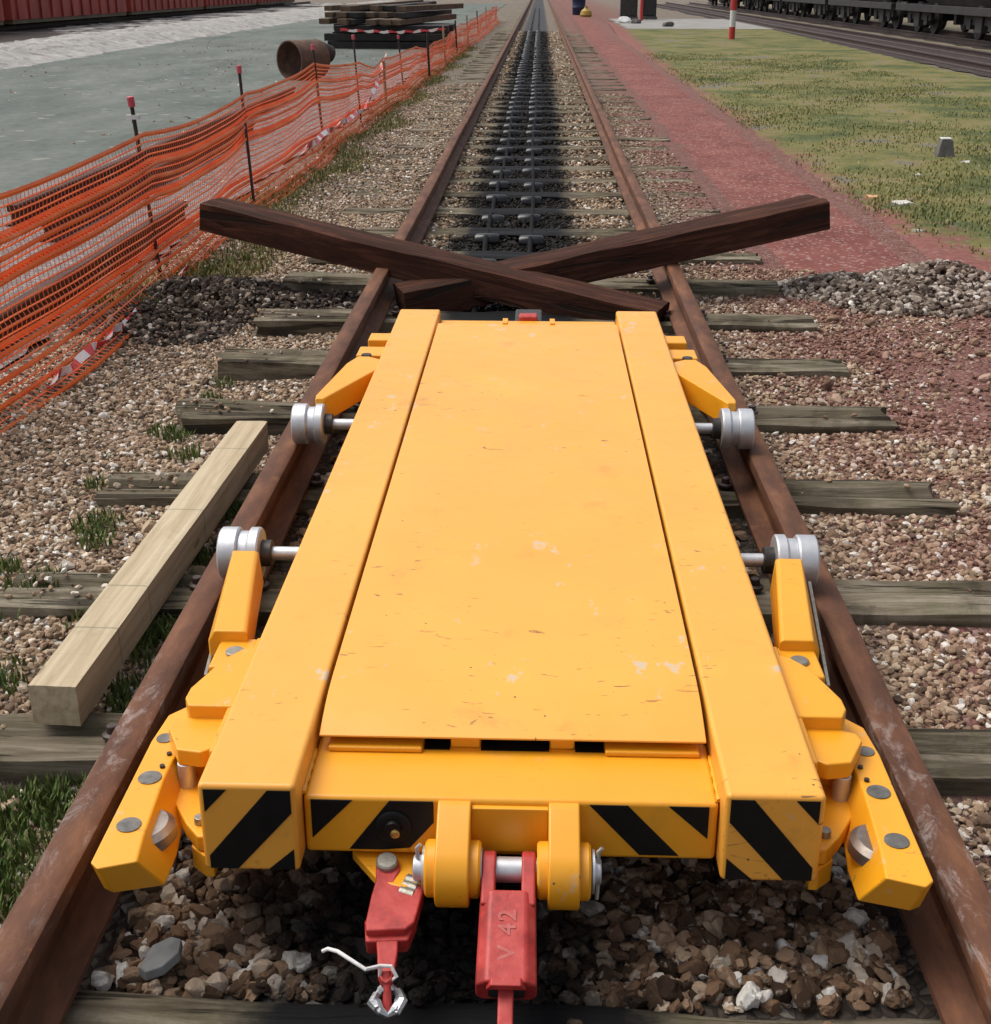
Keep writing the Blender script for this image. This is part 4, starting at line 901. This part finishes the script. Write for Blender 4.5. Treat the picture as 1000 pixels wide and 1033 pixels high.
# ------------------------------------------------------------------ orange netting fence
def net_pos(t, y):
    """t 0 (top) .. 1 (bottom) -> offsets"""
    return 0
def build_net():
    zs = [(.600, 0, .0145), (.560, .0, .0055), (.525, .005, .0055), (.49, .0, .0055), (.455, .0, .017), (.443, .035, .014), (.40, .0, .0055), (.365, .01, .014), (.33, .0, .0055), (.292, .0, .017),
          (.278, .03, .0145), (.25, .0, .006), (.21, .0, .0055), (.175, .0, .0055), (.14, .0, .007), (.10, .0, .0055), (.07, .01, .008), (.035, .0, .0055), (.012, .0, .017), (-.004, .035, .0145), (-.04, .01, .0055),
          (-.07, .02, .0055), (-.10, .03, .0145), (-.13, .05, .0055), (-.155, .06, .0145), (-.180, .08, .005), (-.192, .12, .014)]
    n = len(zs); V = []; F = []
    ys = []
    y = 3.9
    while y < 15: ys.append(y); y += .047
    while y < 60: ys.append(y); y += .13
    ys = np.array(ys); ny = len(ys)
    zt = np.array([q[0] for q in zs]); xo = np.array([q[1] for q in zs]); u = np.linspace(0, 1, n)
    posts = np.array([4.4, 7.17, 9.75, 13.1, 15.8, 18.2, 22, 26, 30, 34, 38, 43, 48, 54, 60])
    G = np.zeros((ny, n, 3))
    topf = np.interp(ys, [3.9, 7, 13, 14.7, 17, 18.5, 21, 25, 29, 33, 40, 60], [.60, .60, .64, .58, .42, .42, .44, .30, .34, .42, .42, .50])
    for j, yy in enumerate(ys):
        i = np.searchsorted(posts, yy); a = posts[max(i-1, 0)]; b = posts[min(i, len(posts)-1)]
        f = 0 if b == a else (yy - a)/(b - a); sag = .045*4*f*(1-f)
        w = .012*np.sin(yy*1.9 + u*5) + .006*np.sin(yy*4.3 + u*9)
        base = -.195
        k = (topf[j] - base)/(.60 - base)
        z = base + (zt + .19 + .005)*k + w*np.sin(np.pi*np.clip(u, 0, 1)) - sag*(1-u)
        x = -2.11 + xo + .03*np.sin(yy*.9 + u*3) + (.010*np.sin(yy*2.7 + u*6)) + .05*sm(u, .85, 1)*(1 + .5*np.sin(yy*1.3))
        z = np.maximum(z, -.2 + .012)
        x = x + np.interp(yy, [14, 20, 50], [0, .12, .30])
        G[j, :, 0] = x; G[j, :, 1] = yy + .01*np.sin(u*9 + yy); G[j, :, 2] = z
    def strand(A, B, ra, rb):
        nonlocal V, F
    VV = []; FF = []; base = 0
    def prisms(P0, P1, ru, side):
        nonlocal base
        d = P1 - P0; upv = np.zeros_like(d); upv[:, side] = 1.0
        c = np.cross(d, upv); c /= np.maximum(np.linalg.norm(c, axis=1, keepdims=True), 1e-9); e = np.cross(c, d); e /= np.maximum(np.linalg.norm(e, axis=1, keepdims=True), 1e-9)
        offs = [c*ru[0] , -c*.5*ru[0] + e*.87*ru[1], -c*.5*ru[0] - e*.87*ru[1]]
        A = np.stack([P0 + o for o in offs] + [P1 + o for o in offs], 1)
        k = len(P0); VV.append(A.reshape(-1, 3)); i = np.arange(k)[:, None]*6 + base
        for q in ((0, 1, 4, 3), (1, 2, 5, 4), (2, 0, 3, 5)): FF.append(i + np.array(q)[None])
        base += k*6
    # long strands: wide tape-like ones at the fold edges, thin between
    for s in range(n):
        rz = zs[s][2]
        for st in (slice(None),):
            prisms(G[:-1, s], G[1:, s], (.0025, rz), 2)
    # cross strands
    step = 1
    P0 = G[::step, :-1].reshape(-1, 3); P1 = G[::step, 1:].reshape(-1, 3)
    prisms(P0, P1, (.0016, .0026), 1)
    o = np_mesh('netting_fence', np.concatenate(VV), np.concatenate(FF), M['net'])
    return tag(o, 'sagging orange plastic mesh barrier fence left of the track', 'netting fence')
build_net()
def stake(y, xb, xt, yt, zb, zt, r, mat, cap, label):
    e = empty('fence_stake', (xb, y, zb), label, 'stake', 'stakes holding up the orange netting')
    m = MB(); m.cyl((xb, y, zb - .05), (xt, yt, zt), r, 10); m.build('stake_rod', mat, e)
    if cap:
        m = MB(); d = Vector((xt - xb, yt - y, zt - zb)).normalized(); t = Vector((xt, yt, zt))
        m.cyl(t - d*.042, t + d*.012, .019, 12); m.build('stake_cap', M['pink_cap'], e, .005)
        if cap > 1:
            m = MB(); m.box(xt-.03, xt+.04, yt-.012, yt+.012, zt-.105, zt-.082); m.build('tape_scrap', M['white'], e)
stake(7.17, -2.075, -2.135, 7.12, -.2, .79, .011, M['stake'], 2, 'dark steel stake with pink cap nearest the trolley')
stake(9.70, -2.07, -2.12, 9.72, -.2, .80, .011, M['stake'], 1, 'dark steel stake with pink cap, second along the netting')
stake(13.1, -2.07, -2.15, 13.15, -.2, .80, .012, M['stake'], 1, 'dark steel stake with pink cap in front of the rusty pipe')
stake(15.9, -2.07, -2.13, 15.9, -.2, .79, .011, M['stake'], 1, 'dark steel stake with pink cap past the rusty pipe')
stake(18.2, -2.03, -2.05, 18.2, -.2, .40, .022, M['pale_stick'], 0, 'pale wooden stake holding up the netting')
stake(20.6, -2.02, -2.09, 20.6, -.2, .62, .013, M['stake'], 1, 'white taped stake behind the pale wooden stake')
for k, y in enumerate((24, 28, 32, 37, 43, 50)):
    stake(y, -1.90 + .004*k, -1.93, y, -.2, .55, .02, M['pale_stick'] if k % 2 else M['stake'], 0, 'thin stake far along the orange netting')
for bx_, by0, by1, lb in ((-3.52, 8.75, 19.5, 'long rusty rail lying behind the netting, farther from the stakes'), (-3.10, 8.2, 14.6, 'long rusty rail lying behind the netting, middle of the three'), (-2.42, 4.6, 9.0, 'rusty rail lying close behind the foot of the netting')):
    pr = [(-.062, 0), (.062, 0), (.062, .012), (.012, .024), (.010, .098), (.036, .106), (.036, .14), (.028, .148), (-.028, .148), (-.036, .14), (-.036, .106), (-.010, .098), (-.012, .024), (-.062, .012)]
    m = MB(); m.prism_y([(bx_ + a, -.182 + b) for a, b in pr], by0, by1); tag(m.build('scrap_rail', M['scrap'], origin=(bx_, by0, -.182)), lb, 'rail', 'rusty rails lying behind the netting')
# striped tape
def tape(name, pts, w, label, rep=9.0, sag=0):
    pts = [Vector(p) for p in pts]; out = []; N = 60; acc = [0]
    for i in range(len(pts)-1): acc.append(acc[-1] + (pts[i+1]-pts[i]).length)
    for k in range(N+1):
        s = acc[-1]*k/N; i = max(j for j in range(len(pts)-1) if acc[j] <= s + 1e-9); f = (s - acc[i])/(acc[i+1]-acc[i])
        out.append(pts[i].lerp(pts[i+1], f) + Vector((.01*math.sin(k*1.1), 0, .012*math.sin(k*.7) - sag*4*(k/N)*(1-k/N))))
    V = []; F = []; T = []
    for k, p in enumerate(out):
        tw = .9*math.sin(k*.35); V += [p + Vector((w/2*math.sin(tw), 0, w/2*math.cos(tw))), p - Vector((w/2*math.sin(tw), 0, w/2*math.cos(tw)))]
    for k in range(N): F.append((2*k, 2*k+2, 2*k+3, 2*k+1)); T.append(acc[-1]*k/N*rep)
    o = np_mesh(name, [tuple(v) for v in V], F, M['tape'], T, 'run'); 
    md = o.modifiers.new('film', 'SOLIDIFY'); md.thickness = .002
    return tag(o, label, 'barrier tape')
tape('barrier_tape', [(-2.08, 18.8, .46), (-2.04, 17.4, .18), (-2.02, 15.9, -.02), (-2.03, 14.2, .0), (-2.0, 12.4, .03), (-2.0, 11.2, .0)], .05, 'red and white tape trailing down over the orange netting', 5)
tape('barrier_tape', [(-4.9, 33.9, .28), (-3.4, 33.8, .26), (-2.3, 33.9, .30)], .07, 'red and white tape strung across the dark timber pile', 2.5, .03)
tape('barrier_tape', [(-1.98, 7.4, -.165), (-1.95, 6.4, -.17), (-1.94, 5.8, -.155), (-1.96, 5.0, -.17)], .04, 'faded red and white tape along the foot of the netting', 6)

# ------------------------------------------------------------------ far left: pipe, pile, wagons
def pipe(name, c, ax_, L, r, label, thick=.022):
    c = Vector(c); a = Vector(ax_).normalized(); m = MB(); n = 48
    b = a.orthogonal().normalized(); e = a.cross(b); vs = []
    for off, rr in ((0, r), (L, r), (L, r - thick), (0, r - thick)):
        vs += [c + a*off + (b*math.cos(2*math.pi*i/n) + e*math.sin(2*math.pi*i/n))*rr for i in range(n)]
    fs = []
    for k in range(4):
        k2 = (k+1) % 4; fs += [(k*n+i, k*n+(i+1) % n, k2*n+(i+1) % n, k2*n+i) for i in range(n)]
    m.add(vs, fs); return tag(m.build(name, M['pipe'], origin=(c.x, c.y, c.z - r)), label, 'pipe')
pipe('rusty_pipe', (-4.22, 23.1, .135), (.75, 1, 0), .66, .32, 'short wide rusty pipe section lying on the yard, mouth toward the viewer')
pipe('rusty_pipe', (-4.30, 26.2, .20), (.5, .8, -.3), .45, .17, 'smaller dark pipe section behind the wide rusty one')
bpy.data.objects['rusty_pipe.001'].data.materials[0] = M['stake']
def plank(a, b, w, h, mat, label, seed, group):
    a = Vector(a); b = Vector(b); d = (b-a).normalized(); sdv = Vector((-d.y, d.x, 0)).normalized()*w/2; u = d.cross(sdv).normalized(); u = u if u.z > 0 else -u; u *= h
    m = MB(); m.loft([a - sdv, a + sdv, a + sdv + u, a - sdv + u], [b - sdv, b + sdv, b + sdv + u, b - sdv + u])
    return tag(m.build('stacked_timber', mat, origin=tuple(a), bevel=.012), label, 'timber', group)
rr = random.Random(3)
for lay in range(3):
    for k in range(6):
        y = 34.6 + k*.42 + rr.uniform(-.05, .05); z = -.19 + lay*.19
        plank((-5.25 + rr.uniform(-.15, .15), y, z), (-2.35 + rr.uniform(-.2, .2), y + rr.uniform(-.06, .06), z), .34, .17, M['pile_dark'], 'black tarred timber in the lower part of the pile behind the tape', k, 'black timbers low in the pile')
for lay in range(3):
    for k in range(6):
        x = -5.35 + k*.36 + rr.uniform(-.12, .12); z = .375 + lay*.15 + rr.uniform(0, .02)
        plank((x, 34.2 + rr.uniform(-.5, .5) + lay*.5, z), (x + 1.1 + rr.uniform(-.3, .3), 38.9 + rr.uniform(-.8, .8), z + rr.uniform(-.02, .10)), rr.uniform(.22, .3), .13, M['pile_top'] if rr.random() < .66 else M['pile_dark'], 'weathered board laid across the top of the dark timber pile', k, 'weathered boards on top of the pile')

def wagon(y0, L, x0, label, body_mat, sole_mat, red=False):
    """freight wagon standing on rails whose heads are at z=-.04"""
    cx = x0 + .72; w = empty('freight_wagon', (cx, y0 + L/2, -.04), label, 'wagon', 'red wagons' if red else 'dark wagons')
    m = MB()
    zb = .62 if red else 1.0
    if red:
        m.box(cx-1.4, cx+1.4, y0+.05, y0+L-.05, .17, 2.6)
        for k in range(int(L/1.1)): m.box(cx+1.40, cx+1.47, y0+.5+k*1.1, y0+.6+k*1.1, .19, 2.5)
        for k in range(int(L/1.1)): m.box(cx-1.47, cx-1.40, y0+.5+k*1.1, y0+.6+k*1.1, .19, 2.5)
    else:
        yl = [y0+.5, y0+L-.5]
        A = [(cx-.75, yl[0]+1.6, .78), (cx+.75, yl[0]+1.6, .78), (cx+.75, yl[1]-1.6, .78), (cx-.75, yl[1]-1.6, .78)]
        B = [(cx-1.4, yl[0], 1.7), (cx+1.4, yl[0], 1.7), (cx+1.4, yl[1], 1.7), (cx-1.4, yl[1], 1.7)]
        m.loft(A, B); m.loft([(x, y, 1.7) for x, y, z in B], [(x, y, 3.2) for x, y, z in B])
        for k in range(int(L/1.2)): m.box(cx-1.46, cx-1.40, y0+.8+k*1.2, y0+.9+k*1.2, 1.7, 3.1)
    m.build('wagon_body', body_mat, w, smooth_angle=0)
    m = MB(); zf = .04 if red else .58
    q = 1.38 if red else 1.25; hq = .125 if red else .20; m.box(cx-q, cx-1.05, y0+.1, y0+L-.1, zf, zf+hq); m.box(cx+1.05, cx+q, y0+.1, y0+L-.1, zf, zf+hq)
    for k in range(5): m.box(cx-1.05, cx+1.05, y0+.2+k*(L-.6)/4, y0+.35+k*(L-.6)/4, zf+.01, zf+hq-.01)
    m.build('underframe', sole_mat, w, .01)
    m = MB()
    for yy in (y0-.15, y0+L-.1):
        for xx in (-.87, .87): m.cyl((cx+xx, yy, zf+.12), (cx+xx, yy+.25, zf+.12), .12, 16)
    m.build('buffer', M['wagon_dark'], w)
    for yc in (y0 + L*.2, y0 + L*.8):
        bg = empty('bogie', (cx, yc, 0), None, None); bg.parent = w; bg.location = (0, yc - (y0 + L/2), .04)
        m = MB()
        for xx in (-.95, .95):
            m.box(cx+xx-.06, cx+xx+.06, yc-1.3, yc+1.3, .34, .56)
            for ya in (-.9, .9): m.box(cx+xx-.10, cx+xx+.10, yc+ya-.16, yc+ya+.16, .22, .48)
            m.box(cx+xx-.12, cx+xx+.12, yc-.28, yc+.28, .16, .55)
        m.box(cx-.95, cx+.95, yc-.2, yc+.2, .36, zf)
        m.build('bogie_frame', M['wagon_dark'], bg)
        for ya in (-.9, .9):
            m = MB()
            for xx in (-.72, .72): m.lathe((cx+xx-.06, yc+ya, .40), (1, 0, 0), [(0, .44), (.12, .44), (.125, .34), (.126, .1)], 32)
            m.cyl((cx-.72, yc+ya, .40), (cx+.72, yc+ya, .40), .07, 12)
            m.build('wheelset', M['wagon_dark'], bg)
    m = MB()
    for q in (.40, .50, .60): m.box(cx-.5, cx+.5, y0+L*q-.12, y0+L*q+.12, .25, zf)
    m.build('brake_gear', M['wagon_dark'], w)
    return w
wy = [24.0, 34.4, 44.8, 55.2, 65.6, 76.0, 86.4]
wl = ['dark hopper wagon at the right edge of the yard, nearest of its row', 'dark hopper wagon second along the right hand siding', 'dark hopper wagon third along the siding, level with the striped post',
      'dark hopper wagon fourth along the right hand siding', 'dark hopper wagon fifth along the siding, beyond the striped post', 'far dark hopper wagon next to last on the siding', 'farthest dark hopper wagon at the end of the siding']
for y0, lb in zip(wy, wl): wagon(y0, 10.0, 11.85, lb, M['wagon_grey'], M['wagon_dark'])
for y0, lb in zip((32.0, 45.6, 59.2, 72.8, 86.4), ('rust red wagon at the far left edge of the yard', 'rust red wagon second from the left beyond the rubble bank', 'rust red wagon third along beyond the rubble bank', 'far rust red wagon beyond the pale rubble bank', 'farthest rust red wagon above the timber pile')):
    wagon(y0, 13.0, -18.3 - 1.44, lb, M['wagon_red'], M['sole_bar'], True)

# ------------------------------------------------------------------ far right bits
mp = empty('marker_post', (5.74, 40.98, -.2), 'red and white banded marker post standing in the grass', 'marker post')
m = MB(); m.cyl((5.74, 40.98, -.3), (5.74, 40.98, 2.1), .09, 16); m.build('post_shaft', M['white'], mp)
for k, (a, b) in enumerate(((-.3, .16), (.62, 1.02), (1.48, 1.88))):
    m = MB(); m.cyl((5.74, 40.98, a), (5.74, 40.98, b), .0925, 16); m.build('red_band', M['post_red'], mp)
m = MB(); m.loft([(3.86, 12.86, -.22), (4.05, 12.86, -.22), (4.04, 13.04, -.22), (3.87, 13.04, -.22)], [(3.90, 12.90, -.02), (4.01, 12.89, -.02), (4.00, 12.99, -.02), (3.91, 13.0, -.02)])
st = empty('marker_stone', (3.955, 12.95, -.2), 'small dark tapered stone post with pale top in the grass', 'stone post')
m.build('stone_shaft', M['stump'], st, .012); m = MB(); m.box(3.905, 4.005, 12.895, 12.99, -.02, -.006); m.build('pale_cap', M['white'], st, .005)
def scrap(c, s, mat, label, seed):
    r = random.Random(seed); m = MB(); n = 9; c = Vector(c)
    top = [c + Vector((s*math.cos(2*math.pi*i/n)*r.uniform(.5, 1.2), s*.8*math.sin(2*math.pi*i/n)*r.uniform(.5, 1.2), s*r.uniform(.15, .55))) for i in range(n)]
    bot = [Vector((p.x, p.y, c.z - .01)) for p in top]
    m.loft(bot, top); return tag(m.build('rubbish_scrap', mat, origin=tuple(c), smooth_angle=15), label, 'rubbish')
scrap((2.66, 10.35, -.19), .06, M['rag_orange'], 'pale orange scrap of rubbish at the edge of the grass', 1)
scrap((2.80, 10.0, -.19), .08, M['rag'], 'crumpled pale scrap in the grass near the red path', 2)
scrap((2.62, 8.85, -.19), .05, M['rag'], 'small white scrap in the grass nearest the dark timber end', 3)
scrap((3.35, 11.6, -.19), .05, M['rag'], 'white scrap in the grass left of the small stone post', 4)
scrap((4.02, 12.5, -.19), .05, M['rag'], 'pale scrap lying at the foot of the small stone post', 5)
scrap((4.25, 12.3, -.19), .05, M['rag_orange'], 'yellowish scrap right of the small stone post', 6)
br = empty('plastic_barrel', (2.05, 72, -.2), 'blue plastic barrel beside the far end of the track', 'barrel')
m = MB(); m.lathe((2.05, 72, -.2), (0, 0, 1), [(0, .30), (.05, .33), (.35, .34), (.38, .36), (.42, .34), (.75, .34), (.78, .36), (.82, .34), (1.1, .32), (1.14, .28)], 28); m.build('barrel_body', M['blue_plastic'], br)
m = MB(); m.lathe((2.05, 72, .94), (0, 0, 1), [(0, .22), (.03, .22), (.035, .05), (.06, .05)], 20); m.build('barrel_lid', M['dark_steel'], br)
m = MB(); m.lathe((2.3, 68, -.2), (0, 0, 1), [(0, .24), (.10, .30), (.28, .25), (.40, .10), (.46, .07), (.5, .1)], 18); tag(m.build('sack', M['yellow_plastic'], origin=(2.3, 68, -.2)), 'yellow sack standing beside the far blue barrel', 'sack')
for k, (x, y, w, h, lb) in enumerate(((4.0, 62, .75, 1.5, 'dark trackside cabinet past the end of the grass, left one'), (5.0, 63, .6, 1.7, 'dark trackside cabinet past the end of the grass, right one'))):
    e = empty('trackside_cabinet', (x, y, -.2), lb, 'cabinet')
    m = MB(); m.box(x-w/2, x+w/2, y-.25, y+.25, -.05, h); m.build('cabinet_body', M['wagon_dark'], e, .02)
    m = MB(); m.box(x-w/2+.05, x+w/2-.05, y-.265, y-.25, .02, h-.08); m.build('cabinet_door', M['dark_steel'], e, .005)
    m = MB(); m.box(x-w/2-.04, x+w/2+.04, y-.3, y+.3, -.2, -.05); m.build('plinth', M['stump'], e, .01)
m = MB(); m.cyl((4.5, 61, -.3), (4.5, 61, 1.6), .07, 12); e = m.build('signal_post', M['post_red'], origin=(4.5, 61, -.2)); tag(e, 'thin red post between the two dark cabinets', 'post')
for k, (x, y, s, lb) in enumerate(((3.5, 57, .28, 'white lump of rubble at the corner of the pale crossing'), (3.95, 56.4, .22, 'grey lump of rubble right of the white one'), (4.9, 52.5, .25, 'dark lump of rubble on the far edge of the grass'))):
    sp = PROTO_HI[k]; o = np_mesh('rubble_block', sp[0]*s + np.array([x, y, -.2 + s*.4]), sp[1], M['white'] if k == 0 else M['stump']); tag(o, lb, 'rubble')

# ------------------------------------------------------------------ world, sun, camera
SUN_EL, SUN_AZ = 60, 290     # azimuth measured clockwise from +Y
w = bpy.data.worlds.new('World'); scene.world = w; w.use_nodes = True
nt = w.node_tree; bg = nt.nodes['Background']; sky = nt.nodes.new('ShaderNodeTexSky'); sky.sky_type = 'NISHITA'; sky.sun_disc = False
sky.sun_elevation = R(SUN_EL); sky.sun_rotation = R(SUN_AZ); sky.air_density = 1.0; sky.dust_density = 4.0; sky.ozone_density = 1.0
hs = nt.nodes.new('ShaderNodeHueSaturation'); hs.inputs['Saturation'].default_value = .38; nt.links.new(sky.outputs[0], hs.inputs['Color']); nt.links.new(hs.outputs[0], bg.inputs['Color']); bg.inputs['Strength'].default_value = .125
L = bpy.data.lights.new('sun', 'SUN'); L.energy = 1.65; L.angle = R(38); L.color = (1.0, .95, .87)
so = bpy.data.objects.new('sun', L); COL.objects.link(so)
el, az = R(SUN_EL), R(SUN_AZ); sd = Vector((math.sin(az)*math.cos(el), math.cos(az)*math.cos(el), math.sin(el)))
so.rotation_euler = sd.to_track_quat('Z', 'Y').to_euler()
cam = bpy.data.cameras.new('camera'); cam.sensor_width = 36; cam.sensor_fit = 'HORIZONTAL'; cam.lens = 36*1.300; cam.clip_end = 4000; cam.clip_start = .05
co = bpy.data.objects.new('camera', cam); COL.objects.link(co); scene.camera = co
th, yaw, rol = R(22.344), R(1.8145), R(.092)
fw = Vector((-math.sin(yaw)*math.cos(th), math.cos(yaw)*math.cos(th), -math.sin(th))); rt = Vector((math.cos(yaw), math.sin(yaw), 0)); upv = rt.cross(fw)
r2 = rt*math.cos(rol) + upv*math.sin(rol); u2 = -rt*math.sin(rol) + upv*math.cos(rol); b = -fw
co.matrix_world = Matrix(((r2.x, u2.x, b.x, .04), (r2.y, u2.y, b.y, 0), (r2.z, u2.z, b.z, 1.3663), (0, 0, 0, 1)))
cam.shift_y = 0
scene.render.resolution_x = 991; scene.render.resolution_y = 1024
scene.view_settings.view_transform = 'Standard'; scene.view_settings.look = 'None'; scene.view_settings.exposure = .40; scene.view_settings.gamma = 1
